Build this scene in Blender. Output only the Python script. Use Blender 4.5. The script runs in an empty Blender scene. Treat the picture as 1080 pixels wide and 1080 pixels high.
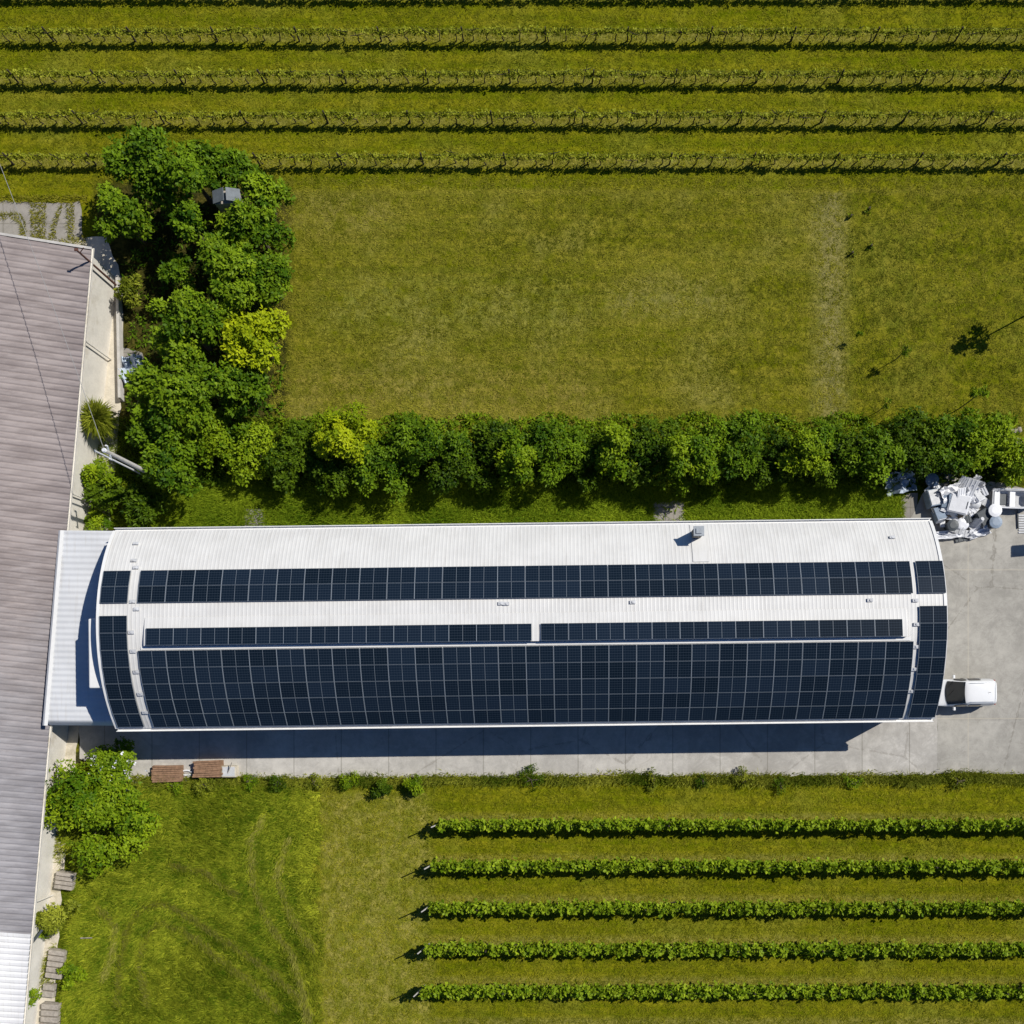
import bpy, bmesh, math, random
import numpy as np
from mathutils import Vector, Matrix, Euler
R_ = math.radians
random.seed(7)
rng = np.random.default_rng(11)
scene = bpy.context.scene
COL = scene.collection

# ------------------------------------------------------------------ frame of reference
S = 16.0            # photograph pixels (of 1080) per metre at ground level
D = 62.5            # height of the drone above the ground
NX, NY = 600.0, 725.0   # where the plumb line under the drone meets the picture
def P(px, py, h=0.0):
    k = (1 - h / D) / S
    return Vector(((px - NX) * k, (NY - py) * k, h))
def PX(px): return (px - NX) / S
def PY(py): return (NY - py) / S

# ------------------------------------------------------------------ camera, world, sun
cam = bpy.data.cameras.new('camera'); camo = bpy.data.objects.new('camera', cam); COL.objects.link(camo)
camo.location = (0, 0, D); camo.rotation_euler = (0, 0, 0)
cam.sensor_width = 36; cam.lens = 36 * 1000 / 1080
cam.shift_x = (540 - NX) / 1080; cam.shift_y = (NY - 540) / 1080
cam.clip_start = 0.5; cam.clip_end = 3000
scene.camera = camo
EL = R_(47.0)
sd = Vector((0.880, 0.475, 0)).normalized()
sun_dir = Vector((sd.x * math.cos(EL), sd.y * math.cos(EL), math.sin(EL)))
w = bpy.data.worlds.new('World'); scene.world = w; w.use_nodes = True
nt = w.node_tree; bg = nt.nodes['Background']
sky = nt.nodes.new('ShaderNodeTexSky'); sky.sky_type = 'NISHITA'; sky.sun_disc = False
sky.sun_elevation = EL; sky.sun_rotation = math.atan2(sd.x, sd.y)
hz = nt.nodes.new('ShaderNodeMix'); hz.data_type = 'RGBA'; hz.blend_type = 'MULTIPLY'; hz.inputs[0].default_value = 1; hz.inputs[7].default_value = (.40, .70, 1.15, 1)
nt.links.new(sky.outputs[0], hz.inputs[6]); nt.links.new(hz.outputs[2], bg.inputs[0]); bg.inputs[1].default_value = 0.05
sl = bpy.data.lights.new('sun', 'SUN'); sl.energy = 4.7; sl.angle = R_(0.5); sl.color = (1.0, 0.95, 0.86)
so = bpy.data.objects.new('sun', sl); COL.objects.link(so)
so.rotation_euler = (-sun_dir).to_track_quat('-Z', 'Y').to_euler(); so.location = (60, 30, 80)
vs = scene.view_settings; vs.view_transform = 'Standard'; vs.look = 'None'; vs.exposure = 0.0; vs.gamma = 1.0; vs.use_curve_mapping = False

# ------------------------------------------------------------------ material helpers
class NB:
    def __init__(s, name):
        s.m = bpy.data.materials.new(name); s.m.use_nodes = True
        s.t = s.m.node_tree; s.b = s.t.nodes['Principled BSDF']; s.out = s.t.nodes['Material Output']
    def n(s, typ, **kw):
        nd = s.t.nodes.new(typ)
        for k, v in kw.items(): setattr(nd, k, v)
        return nd
    def l(s, a, b): s.t.links.new(a, b)
    def val(s, x, sock):
        if isinstance(x, (int, float)): sock.default_value = x
        elif isinstance(x, (tuple, list)): sock.default_value = tuple(x) + ((1,) if len(x) == 3 and sock.type == 'RGBA' else ())
        else: s.l(x, sock)
    def math(s, op, a, b=0.0, c=0.0, clamp=False):
        nd = s.n('ShaderNodeMath', operation=op); nd.use_clamp = clamp
        s.val(a, nd.inputs[0]); s.val(b, nd.inputs[1]); s.val(c, nd.inputs[2]); return nd.outputs[0]
    def mix(s, f, a, b, blend='MIX'):
        nd = s.n('ShaderNodeMix', data_type='RGBA', blend_type=blend)
        s.val(f, nd.inputs[0]); s.val(a, nd.inputs[6]); s.val(b, nd.inputs[7]); return nd.outputs[2]
    def coord(s, kind='obj', scale=(1, 1, 1), rot=0.0):
        if kind == 'pos': o = s.n('ShaderNodeNewGeometry').outputs['Position']
        else: o = s.n('ShaderNodeTexCoord').outputs['Object']
        mp = s.n('ShaderNodeMapping'); mp.inputs['Scale'].default_value = scale; mp.inputs['Rotation'].default_value = (0, 0, rot)
        s.l(o, mp.inputs[0]); return mp.outputs[0]
    def noise(s, vec, scale, detail=4, rough=0.6, dist=0.0):
        nd = s.n('ShaderNodeTexNoise'); s.l(vec, nd.inputs['Vector']); nd.inputs['Scale'].default_value = scale
        nd.inputs['Detail'].default_value = detail; nd.inputs['Roughness'].default_value = rough; nd.inputs['Distortion'].default_value = dist
        return nd.outputs[0]
    def ramp(s, f, a, b):      # smooth step of f between a and b
        nd = s.n('ShaderNodeMapRange', interpolation_type='SMOOTHSTEP')
        s.val(f, nd.inputs[0]); nd.inputs[1].default_value = a; nd.inputs[2].default_value = b; return nd.outputs[0]
    def bump(s, h, strength=0.4, dist=0.05):
        nd = s.n('ShaderNodeBump'); s.l(h, nd.inputs['Height']); nd.inputs['Strength'].default_value = strength; nd.inputs['Distance'].default_value = dist
        s.l(nd.outputs[0], s.b.inputs['Normal'])
    def set(s, col=None, rough=None, metal=None, spec=None):
        if col is not None: s.val(col, s.b.inputs['Base Color'])
        if rough is not None: s.val(rough, s.b.inputs['Roughness'])
        if metal is not None: s.b.inputs['Metallic'].default_value = metal
        if spec is not None: s.b.inputs['Specular IOR Level'].default_value = spec
        return s.m

def plain(name, col, rough=0.6, var=0.25, scale=3.0, metal=0.0, spec=0.4, dirt=None, kind='obj'):
    b = NB(name); c = b.coord(kind)
    n1 = b.noise(c, scale, 5); n2 = b.noise(c, scale * 7, 4)
    f = b.math('ADD', b.math('MULTIPLY', n1, 0.6), b.math('MULTIPLY', n2, 0.4))
    lo = tuple(x * (1 - var) for x in col); hi = tuple(min(1, x * (1 + var)) for x in col)
    colr = b.mix(b.ramp(f, 0.3, 0.7), lo, hi)
    if dirt: colr = b.mix(b.math('MULTIPLY', b.ramp(b.noise(c, scale * .35, 6, .7), .52, .72), 0.7), colr, dirt)
    b.set(colr, rough, metal, spec); b.bump(n2, 0.15, 0.02)
    return b.m

def leafmat(name, dark, light, trans=0.16, rough=0.5):
    b = NB(name)
    at = b.n('ShaderNodeAttribute', attribute_name='tint').outputs['Fac']
    col = b.mix(at, dark, light)
    b.set(col, rough, 0, 0.08)
    tr = b.n('ShaderNodeBsdfTranslucent'); b.l(b.mix(0.5, col, tuple(min(1, x * 1.5) for x in light)), tr.inputs[0])
    mx = b.n('ShaderNodeMixShader'); mx.inputs[0].default_value = trans
    b.l(b.b.outputs[0], mx.inputs[1]); b.l(tr.outputs[0], mx.inputs[2]); b.l(mx.outputs[0], b.out.inputs[0])
    return b.m

# ------------------------------------------------------------------ object helpers
def tag(o, label=None, cat=None, group=None, kind=None):
    if label: o['label'] = label
    if cat: o['category'] = cat
    if group: o['group'] = group
    if kind: o['kind'] = kind
    return o
def empty(name, loc, label=None, cat=None, group=None, rz=0.0):
    o = bpy.data.objects.new(name, None); COL.objects.link(o); o.location = loc; o.rotation_euler = (0, 0, rz)
    o.empty_display_size = 0.3
    return tag(o, label, cat, group)
def link(name, me, mat=None, parent=None):
    o = bpy.data.objects.new(name, me); COL.objects.link(o)
    if mat is not None:
        for m in (mat if isinstance(mat, (list, tuple)) else [mat]): me.materials.append(m)
    if parent is not None: o.parent = parent
    return o

class MB:
    """collects boxes, tubes and sheets, then links them as ONE mesh"""
    def __init__(s): s.v = []; s.f = []; s.mi = []
    def add(s, vs_, fs, mi=0):
        k = len(s.v); s.v += [tuple(x) for x in vs_]
        for f in fs: s.f.append(tuple(k + i for i in f)); s.mi.append(mi)
        return s
    def box(s, c, size, rot=(0, 0, 0), mi=0, taper=1.0):
        M = Euler(rot).to_matrix(); c = Vector(c); hx, hy, hz = (x / 2 for x in size); vs_ = []
        for z in (-1, 1):
            t = taper if z > 0 else 1
            for x, y in ((-1, -1), (1, -1), (1, 1), (-1, 1)): vs_.append(c + M @ Vector((x * hx * t, y * hy * t, z * hz)))
        return s.add(vs_, [(3, 2, 1, 0), (4, 5, 6, 7), (0, 1, 5, 4), (1, 2, 6, 5), (2, 3, 7, 6), (3, 0, 4, 7)], mi)
    def tube(s, pts, rad, n=8, mi=0, cap=True):
        pts = [Vector(p) for p in pts]; rad = rad if isinstance(rad, (list, tuple)) else [rad] * len(pts); vs_ = []
        for i, p in enumerate(pts):
            d = (pts[min(i + 1, len(pts) - 1)] - pts[max(i - 1, 0)]).normalized()
            a = d.cross(Vector((0, 0, 1)) if abs(d.z) < .95 else Vector((1, 0, 0))).normalized(); b = d.cross(a)
            for k in range(n):
                t = 2 * math.pi * k / n; vs_.append(p + (a * math.cos(t) + b * math.sin(t)) * rad[i])
        fs = []
        for i in range(len(pts) - 1):
            for k in range(n): fs.append((i * n + k, i * n + (k + 1) % n, (i + 1) * n + (k + 1) % n, (i + 1) * n + k))
        if cap: fs.append(tuple(range(n - 1, -1, -1))); fs.append(tuple((len(pts) - 1) * n + k for k in range(n)))
        return s.add(vs_, fs, mi)
    def grid(s, rows, mi=0):
        n = len(rows[0]); vs_ = [p for r in rows for p in r]; fs = []
        for i in range(len(rows) - 1):
            for j in range(n - 1): fs.append((i * n + j, i * n + j + 1, (i + 1) * n + j + 1, (i + 1) * n + j))
        return s.add(vs_, fs, mi)
    def build(s, name, mat, parent=None, smooth=False, bevel=0.0):
        me = bpy.data.meshes.new(name); me.from_pydata(s.v, [], s.f); me.update()
        mats = mat if isinstance(mat, (list, tuple)) else [mat]
        me.polygons.foreach_set('material_index', s.mi)
        bm = bmesh.new(); bm.from_mesh(me); bmesh.ops.recalc_face_normals(bm, faces=bm.faces)
        if bevel > 0:
            bmesh.ops.bevel(bm, geom=[e for e in bm.edges if len(e.link_faces) == 2 and e.calc_face_angle(0) > .6], offset=bevel, segments=2, profile=.5, affect='EDGES')
        bm.to_mesh(me); bm.free()
        if smooth: me.polygons.foreach_set('use_smooth', [True] * len(me.polygons))
        return link(name, me, mats, parent)

def np_mesh(name, v, k, mat, tint=None, parent=None):
    """v: (n*k,3) vertices, every k consecutive ones a face"""
    v = np.asarray(v, dtype=np.float32).reshape(-1, 3); nf = len(v) // k
    me = bpy.data.meshes.new(name); me.vertices.add(len(v)); me.vertices.foreach_set('co', v.ravel())
    me.loops.add(nf * k); me.loops.foreach_set('vertex_index', np.arange(nf * k, dtype=np.int32))
    me.polygons.add(nf); me.polygons.foreach_set('loop_start', np.arange(0, nf * k, k, dtype=np.int32))
    me.update(calc_edges=True)
    if tint is not None:
        a = me.attributes.new('tint', 'FLOAT', 'FACE'); a.data.foreach_set('value', np.clip(tint, 0, 1).astype(np.float32))
    return link(name, me, mat, parent)

def poly_sheet(name, pts, z, mat, jitter=0.0, step=0.6):
    """flat sheet from an outline in photograph pixels at ground level"""
    out = []
    n = len(pts)
    for i in range(n):
        a = P(*pts[i]); b = P(*pts[(i + 1) % n]); L = (b - a).length; m = max(1, int(L / step)) if jitter else 1
        nrm = Vector((-(b - a).y, (b - a).x, 0)).normalized()
        for k in range(m):
            p = a.lerp(b, k / m) + nrm * (random.uniform(-jitter, jitter) if k else 0); out.append((p.x, p.y, z))
    me = bpy.data.meshes.new(name); bm = bmesh.new()
    f = bm.faces.new([bm.verts.new(p) for p in out]); bm.normal_update()
    if f.normal.z < 0: f.normal_flip()
    bmesh.ops.triangulate(bm, faces=bm.faces[:]); bm.to_mesh(me); bm.free()
    return tag(link(name, me, mat), kind='structure')

def unit(a): return a / np.maximum(np.linalg.norm(a, axis=-1, keepdims=True), 1e-6)

# ------------------------------------------------------------------ materials
def ground_material():
    b = NB('grass_ground'); pos = b.coord('pos')
    sep = b.n('ShaderNodeSeparateXYZ'); b.l(pos, sep.inputs[0]); X, Y = sep.outputs[0], sep.outputs[1]
    wob = b.math('MULTIPLY', b.math('SUBTRACT', b.noise(pos, 0.9, 5, .65), 0.5), 1.3)
    Xn = b.math('ADD', X, wob); Yn = b.math('ADD', Y, wob)
    def rect(x0, x1, y0, y1, soft=.3, wobble=True):
        xx, yy = (Xn, Yn) if wobble else (X, Y)
        m = b.math('MULTIPLY', b.ramp(xx, PX(x0) - soft, PX(x0) + soft), b.math('SUBTRACT', 1.0, b.ramp(xx, PX(x1) - soft, PX(x1) + soft)))
        m2 = b.math('MULTIPLY', b.ramp(yy, PY(y1) - soft, PY(y1) + soft), b.math('SUBTRACT', 1.0, b.ramp(yy, PY(y0) - soft, PY(y0) + soft)))
        return b.math('MULTIPLY', m, m2)
    streak = b.noise(b.coord('pos', (0.12, 1.6, 1)), 1.0, 6, .65)
    big = b.noise(pos, 0.16, 4, .6); mid = b.noise(pos, 1.1, 5, .65, .4); fine = b.noise(pos, 3.6, 6, .78, 1.4)
    # vineyard lanes: greener middle, drier under the vines
    base = b.mix(b.ramp(b.math('ADD', b.math('MULTIPLY', streak, .7), b.math('MULTIPLY', mid, .3)), .36, .66), (.125, .154, .003), (.235, .225, .010))
    base = b.mix(b.math('MULTIPLY', b.ramp(big, .5, .68), .45), base, (.255, .255, .034))
    for yr, pit, ya, yb in ((173.5, 2.757, -400, 196), (1039, 2.69, 838, 1400)):
        u = b.math('SUBTRACT', b.math('DIVIDE', b.math('SUBTRACT', Y, PY(yr) + .15), pit), 0)
        d = b.math('MULTIPLY', b.math('SUBTRACT', .5, b.math('ABSOLUTE', b.math('SUBTRACT', b.math('FRACT', u), .5))), pit)
        mk = b.math('MULTIPLY', b.math('SUBTRACT', 1.0, b.ramp(b.math('ADD', d, b.math('MULTIPLY', b.math('SUBTRACT', mid, .5), .5)), .15, .62)), rect(-800 if yr < 500 else 455, 1800, ya, yb, .3))
        base = b.mix(b.math('MULTIPLY', mk, .42), base, b.mix(b.ramp(fine, .35, .65), (.20, .165, .045), (.31, .265, .085)))
    # mown lawn, drier
    lawn = b.mix(b.ramp(b.math('ADD', b.math('MULTIPLY', mid, .55), b.math('MULTIPLY', streak, .45)), .36, .64), (.135, .150, .004), (.262, .236, .024))
    mow = b.noise(b.coord('pos', (.035, 2.6, 1)), 1.0, 3, .6)
    lawn = b.mix(b.math('MULTIPLY', b.ramp(mow, .46, .60), .35), lawn, (.105, .130, .008))
    lawn = b.mix(b.math('MULTIPLY', b.math('MULTIPLY', rect(640, 760, 300, 332, 1.2), b.ramp(mid, .3, .6)), .6), lawn, (.30, .27, .085))
    lawn = b.mix(b.math('MULTIPLY', b.math('MULTIPLY', rect(290, 640, 385, 452, 2.2), b.ramp(mid, .3, .62)), .5), lawn, (.285, .225, .060))
    lawn = b.mix(b.math('MULTIPLY', b.math('MULTIPLY', rect(295, 420, 205, 245, 2.0), b.ramp(mid, .3, .62)), .5), lawn, (.27, .23, .075))
    lawn = b.mix(b.math('MULTIPLY', b.math('MULTIPLY', rect(330, 620, 300, 345, 2.2), b.ramp(mid, .35, .6)), .45), lawn, (.20, .235, .055))
    lawn = b.mix(b.math('MULTIPLY', b.ramp(big, .47, .66), .55), lawn, (.280, .255, .060))
    lawn = b.mix(b.math('MULTIPLY', rect(862, 893, 196, 452, 1.0), .65), lawn, (.275, .245, .095))
    lawn = b.mix(b.math('MULTIPLY', rect(893, 1300, 196, 452, .8), .6), lawn, b.mix(b.ramp(mid, .35, .65), (.115, .142, .003), (.212, .204, .012)))
    c = b.mix(rect(292, 1400, 203, 456, .15), base, lawn)
    c = b.mix(b.math('MULTIPLY', rect(280, 1400, 199, 204, .2), .6), c, (.22, .20, .03))
    # meadow of uncut grass, mown strip, undergrowth soil
    c = b.mix(b.math('MULTIPLY', rect(338, 455, 835, 1300, .5), .8), c, b.mix(b.ramp(mid, .35, .65), (.190, .205, .018), (.330, .295, .065)))
    c = b.mix(rect(-300, 333, 822, 1400, .5), c, b.mix(b.ramp(mid, .3, .7), (.060, .092, .004), (.140, .160, .012)))
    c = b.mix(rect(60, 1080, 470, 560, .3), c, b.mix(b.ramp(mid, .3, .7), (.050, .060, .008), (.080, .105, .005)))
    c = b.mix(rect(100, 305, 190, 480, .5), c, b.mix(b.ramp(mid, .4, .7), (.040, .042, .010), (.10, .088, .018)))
    c = b.mix(rect(80, 150, 765, 805, .2), c, (.05, .05, .02))  # shade painted into the soil patch south of the link building
    # close texture of the sward
    c = b.mix(b.ramp(fine, .33, .66), b.mix(1.0, c, (.50, .54, .5), 'MULTIPLY'), b.mix(1.0, c, (1.34, 1.30, 1.4), 'MULTIPLY'))
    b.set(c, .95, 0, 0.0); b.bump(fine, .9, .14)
    return b.m

def concrete_material(name, col, jx, jy, ox, oy, cell=True):
    b = NB(name); pos = b.coord('pos'); sep = b.n('ShaderNodeSeparateXYZ'); b.l(pos, sep.inputs[0])
    n1 = b.noise(pos, .25, 6, .65); n2 = b.noise(pos, 1.7, 6, .7, .5); n3 = b.noise(pos, 14, 4, .7)
    f = b.math('ADD', b.math('MULTIPLY', n1, .5), b.math('ADD', b.math('MULTIPLY', n2, .35), b.math('MULTIPLY', n3, .15)))
    c = b.mix(b.ramp(f, .36, .64), tuple(x * .76 for x in col), tuple(x * 1.17 for x in col))
    c = b.mix(b.math('MULTIPLY', b.ramp(b.noise(pos, .8, 7, .75, 1.0), .56, .74), .45), c, (col[0] * .55, col[1] * .52, col[2] * .5))
    c = b.mix(b.math('MULTIPLY', b.ramp(b.noise(b.coord('pos', (.3, 1.5, 1), .5), 1.4, 5, .6), .6, .75), .3), c, tuple(min(1, x * 1.35) for x in col))
    c = b.mix(b.math('MULTIPLY', b.ramp(b.noise(pos, .38, 8, .8, 1.5), .50, .66), .40), c, (col[0] * .62, col[1] * .62, col[2] * .63))
    c = b.mix(b.math('MULTIPLY', b.ramp(b.noise(pos, 3.1, 5, .7, 2.0), .64, .72), .35), c, (col[0] * .42, col[1] * .40, col[2] * .38))
    vo = b.n('ShaderNodeTexVoronoi', feature='DISTANCE_TO_EDGE'); b.l(b.coord('pos', (1, 1, 1), .3), vo.inputs['Vector']); vo.inputs['Scale'].default_value = .11
    wv = b.math('ADD', vo.outputs['Distance'], b.math('MULTIPLY', b.math('SUBTRACT', n2, .5), .05))
    c = b.mix(b.math('MULTIPLY', b.math('SUBTRACT', 1.0, b.ramp(b.math('ABSOLUTE', wv), .001, .006)), .5), c, (col[0] * .5, col[1] * .48, col[2] * .45))
    if cell:
        old = b.math('MULTIPLY', b.ramp(sep.outputs[0], PX(724), PX(727)), b.ramp(b.noise(pos, .7, 8, .8, .8), .38, .6))
        c = b.mix(b.math('MULTIPLY', old, .55), c, (col[0] * .62, col[1] * .61, col[2] * .60))
        c = b.mix(b.math('MULTIPLY', b.ramp(b.noise(pos, 2.2, 6, .8, 1.0), .60, .7), .35), c, (.66, .65, .62))
    ty = b.noise(b.coord('pos', (.05, 2.4, 1), .55), 1.0, 4, .6)
    c = b.mix(b.math('MULTIPLY', b.ramp(ty, .60, .72), .28), c, (col[0] * .6, col[1] * .6, col[2] * .6))
    for ax, per, off in ((0, jx, ox), (1, jy, oy)):
        if not per: continue
        u = b.math('ADD', sep.outputs[ax], b.math('MULTIPLY', b.math('SUBTRACT', n2, .5), .06))
        d = b.math('ABSOLUTE', b.math('SUBTRACT', b.math('FRACT', b.math('DIVIDE', b.math('SUBTRACT', u, off - per / 2), per)), .5))
        c = b.mix(b.math('MULTIPLY', b.math('SUBTRACT', 1.0, b.ramp(b.math('MULTIPLY', d, per), .012, .05)), .5), c, (.14, .13, .10) if cell else (.50, .45, .36))
        # each bay was poured on its own day
        idx = b.math('FLOOR', b.math('DIVIDE', b.math('SUBTRACT', u, off), per))
        rr = b.math('FRACT', b.math('MULTIPLY', b.math('SINE', b.math('MULTIPLY', idx, 12.99)), 437.5))
        c = b.mix(b.math('MULTIPLY', rr, .16), c, tuple(x * .7 for x in col))
    b.set(c, .9, 0, .2); b.bump(n3, .25, .01)
    return b.m

def white_roof_material(name, col=(.675, .67, .655)):
    b = NB(name); c = b.coord('obj')
    n1 = b.noise(c, .5, 5, .6); st = b.noise(b.coord('obj', (5, .35, 1)), 1.2, 5, .65); n2 = b.noise(c, 9, 4, .7)
    cc = b.mix(b.ramp(n1, .35, .65), tuple(x * .95 for x in col), tuple(min(1, x * 1.04) for x in col))
    cc = b.mix(b.math('MULTIPLY', b.ramp(st, .48, .74), .40), cc, (.50, .48, .45))
    cc = b.mix(b.math('MULTIPLY', b.ramp(n2, .62, .8), .25), cc, (.42, .40, .36))
    b.set(cc, .5, 0, .35); return b.m

def shed_roof_material():
    b = NB('weathered_fibre_cement'); c = b.coord('obj'); pos = b.coord('pos')
    sep = b.n('ShaderNodeSeparateXYZ'); b.l(pos, sep.inputs[0])
    n1 = b.noise(b.coord('obj', (.25, 1.5, 1)), 1.2, 6, .7); n2 = b.noise(c, .35, 5, .65); n3 = b.noise(c, 10, 4, .7)
    south = b.ramp(b.math('ADD', sep.outputs[1], b.math('MULTIPLY', b.math('SUBTRACT', n2, .5), 16)), PY(860), PY(560))
    red = b.mix(b.ramp(n1, .35, .66), (.222, .190, .186), (.325, .284, .277))
    grey = b.mix(b.ramp(n1, .35, .66), (.225, .216, .228), (.325, .315, .332))
    cc = b.mix(south, grey, red)
    cc = b.mix(b.math('MULTIPLY', b.ramp(b.noise(c, .55, 7, .75, .6), .55, .76), .35), cc, (.15, .125, .125))
    cc = b.mix(b.math('MULTIPLY', b.ramp(n3, .58, .75), .35), cc, (.44, .42, .40))
    b.set(cc, .9, 0, .15); b.bump(n3, .3, .01); return b.m

def panel_glass_material():
    b = NB('solar_cell_glass'); o = b.coord('obj'); sep = b.n('ShaderNodeSeparateXYZ'); b.l(o, sep.inputs[0])
    rnd = b.n('ShaderNodeObjectInfo').outputs['Random']
    c = b.mix(rnd, (.0042, .0095, .017), (.0095, .0185, .034))
    def lines(ax, per, wd):
        d = b.math('ABSOLUTE', b.math('SUBTRACT', b.math('FRACT', b.math('DIVIDE', sep.outputs[ax], per)), .5))
        return b.math('SUBTRACT', 1.0, b.ramp(b.math('SUBTRACT', .5, d), wd / per * .5, wd / per))
    g = b.math('MAXIMUM', b.math('MULTIPLY', lines(1, .156, .009), .9), b.math('MULTIPLY', lines(0, .156, .007), .55))
    c = b.mix(b.math('MULTIPLY', g, .6), c, (.075, .10, .135))
    b.set(c, .2, 0, .28); return b.m

M = {}
M['ground'] = ground_material()
M['apron'] = concrete_material('concrete_apron', (.485, .465, .43), 3.12, 0, PX(410), 0)
M['yard'] = concrete_material('concrete_yard', (.385, .368, .330), 6.2, 9.8, PX(1021), PY(601), False)
M['slab'] = concrete_material('old_slabs', (.30, .28, .25), 2.6, 1.7, PX(45), PY(236))
M['sand'] = plain('pale_concrete_path', (.56, .51, .42), .95, .18, 1.2, dirt=(.28, .25, .16), kind='pos')
M['roof'] = white_roof_material('white_roof_sheet')
M['link'] = white_roof_material('white_link_roof', (.62, .635, .66))
M['trim'] = plain('white_trim', (.78, .78, .77), .45, .05)
M['shedroof'] = shed_roof_material()
M['shedwhite'] = white_roof_material('white_shed_sheets', (.66, .66, .67))
M['cream'] = plain('cream_plaster', (.69, .66, .60), .9, .10, 1.0, dirt=(.44, .39, .30))
M['wallgrey'] = plain('wall_render', (.45, .43, .40), .9, .12)
M['glass'] = panel_glass_material()
M['alu'] = plain('aluminium_frame', (.24, .275, .315), .5, .06, metal=.0)
M['aludim'] = plain('cell_gap', (.17, .20, .235), .5, .06)
M['dark'] = plain('dark_gap', (.02, .02, .022), .7, .2)
M['window'] = plain('window_glass', (.03, .04, .05), .1, .1, spec=.6)
M['carpaint'] = plain('white_car_paint', (.80, .81, .82), .22, .02, spec=.6)
M['carglass'] = plain('dark_car_glass', (.012, .016, .02), .08, .2, spec=.7)
M['black'] = plain('black_rubber', (.02, .02, .02), .8, .2)
M['lamp'] = plain('clear_lamp', (.6, .6, .6), .1, .05)
M['redlamp'] = plain('red_lamp', (.35, .02, .02), .2, .05)
M['rust'] = plain('rusty_steel', (.12, .055, .04), .9, .4, 6)
M['conc'] = plain('concrete_post', (.50, .48, .45), .9, .15, 2)
M['white'] = plain('white_plastic', (.74, .75, .78), .45, .08)
M['offwhite'] = plain('grubby_white', (.55, .56, .58), .6, .2, dirt=(.32, .31, .29))
M['bluegrey'] = plain('blue_grey_plastic', (.22, .28, .36), .5, .2)
M['bluetarp'] = plain('pale_blue_tarp', (.46, .53, .62), .5, .25)
M['tan'] = plain('tan_card', (.36, .25, .14), .8, .25)
M['charcoal'] = plain('charcoal_plastic', (.05, .06, .07), .5, .3)
M['brownwood'] = plain('red_brown_planks', (.26, .155, .095), .9, .4, 5)
M['greywood'] = plain('grey_weathered_wood', (.38, .34, .29), .9, .3, 5)
M['metalroof'] = plain('grey_sheet', (.33, .36, .39), .6, .2)
M['hutroof'] = plain('hut_sheet', (.13, .15, .165), .6, .25)
M['chim'] = plain('chimney_render', (.20, .185, .165), .9, .25, 4)
M['bark'] = plain('bark', (.09, .07, .05), .95, .3, 6)
M['vinewood'] = plain('vine_wood', (.05, .04, .03), .95, .3, 8)
M['wire'] = plain('wire', (.30, .30, .30), .5, .05)
M['vinewire'] = plain('vine_wire', (.06, .055, .045), .7, .1)
M['stone'] = plain('pale_stone', (.33, .29, .22), .95, .2)
L_tree = leafmat('tree_leaf', (.030, .078, .003), (.170, .270, .010))
L_fig = leafmat('broad_leaf', (.050, .110, .004), (.225, .325, .012))
L_yel = leafmat('yellow_green_leaf', (.150, .220, .004), (.40, .46, .010))
L_hedge = leafmat('hedge_leaf', (.018, .048, .002), (.115, .185, .008))
L_hedge2 = leafmat('hedge_leaf_light', (.065, .135, .004), (.270, .365, .012))
L_palm = leafmat('spiky_leaf', (.08, .11, .006), (.30, .33, .03))
L_vine = leafmat('vine_leaf', (.085, .160, .004), (.320, .410, .020))
L_vineN = leafmat('young_vine_leaf', (.140, .175, .006), (.400, .420, .040))
G_lawn = leafmat('mown_grass', (.086, .104, .004), (.375, .348, .040), .2, .9)
G_vine = leafmat('lane_grass', (.090, .116, .003), (.375, .352, .026), .2, .9)
G_mead = leafmat('meadow_grass', (.055, .112, .002), (.430, .455, .032), .25, .8)
G_hedge = leafmat('shade_grass', (.055, .120, .003), (.340, .430, .022), .25, .8)
G_flat = leafmat('flattened_grass', (.130, .150, .012), (.480, .450, .110), .2, .9)
G_weed = leafmat('weed_leaf', (.060, .110, .004), (.420, .425, .050), .25, .8)

# ------------------------------------------------------------------ the ground and the paving
mb = MB(); n = 24; E = 700
mb.grid([[(-E + 2 * E * i / n, -E + 2 * E * j / n, 0) for i in range(n + 1)] for j in range(n + 1)])
tag(mb.build('ground', M['ground']), kind='structure')
poly_sheet('yard', [(955, 700), (955, 558), (972, 522), (990, 498), (1045, 508), (1100, 518), (1400, 518), (1400, 815), (988, 816), (988, 700)], .024, M['yard'], .05)
poly_sheet('apron', [(82, 700), (989, 700), (989, 817), (930, 818), (450, 820), (240, 822), (140, 826), (84, 800)], .020, M['apron'], .06)
poly_sheet('path', [(688, 528), (722, 526), (722, 562), (688, 562)], .016, M['slab'], .08)
poly_sheet('path', [(257, 536), (279, 536), (281, 562), (259, 562)], .016, M['slab'], .08)
poly_sheet('path', [(950, 520), (968, 520), (968, 562), (950, 562)], .016, M['slab'], .05)
poly_sheet('pavement', [(-120, 214), (84, 212), (90, 262), (100, 300), (-120, 300)], .016, M['slab'], .15)
poly_sheet('path', [(60, 255), (112, 250), (131, 300), (128, 430), (110, 600), (80, 800), (66, 930), (48, 1200), (10, 1200), (40, 900)], .020, M['sand'], .10)
poly_sheet('pavement', [(122, 366), (150, 372), (154, 402), (122, 410)], .014, M['slab'], .1)

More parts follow.
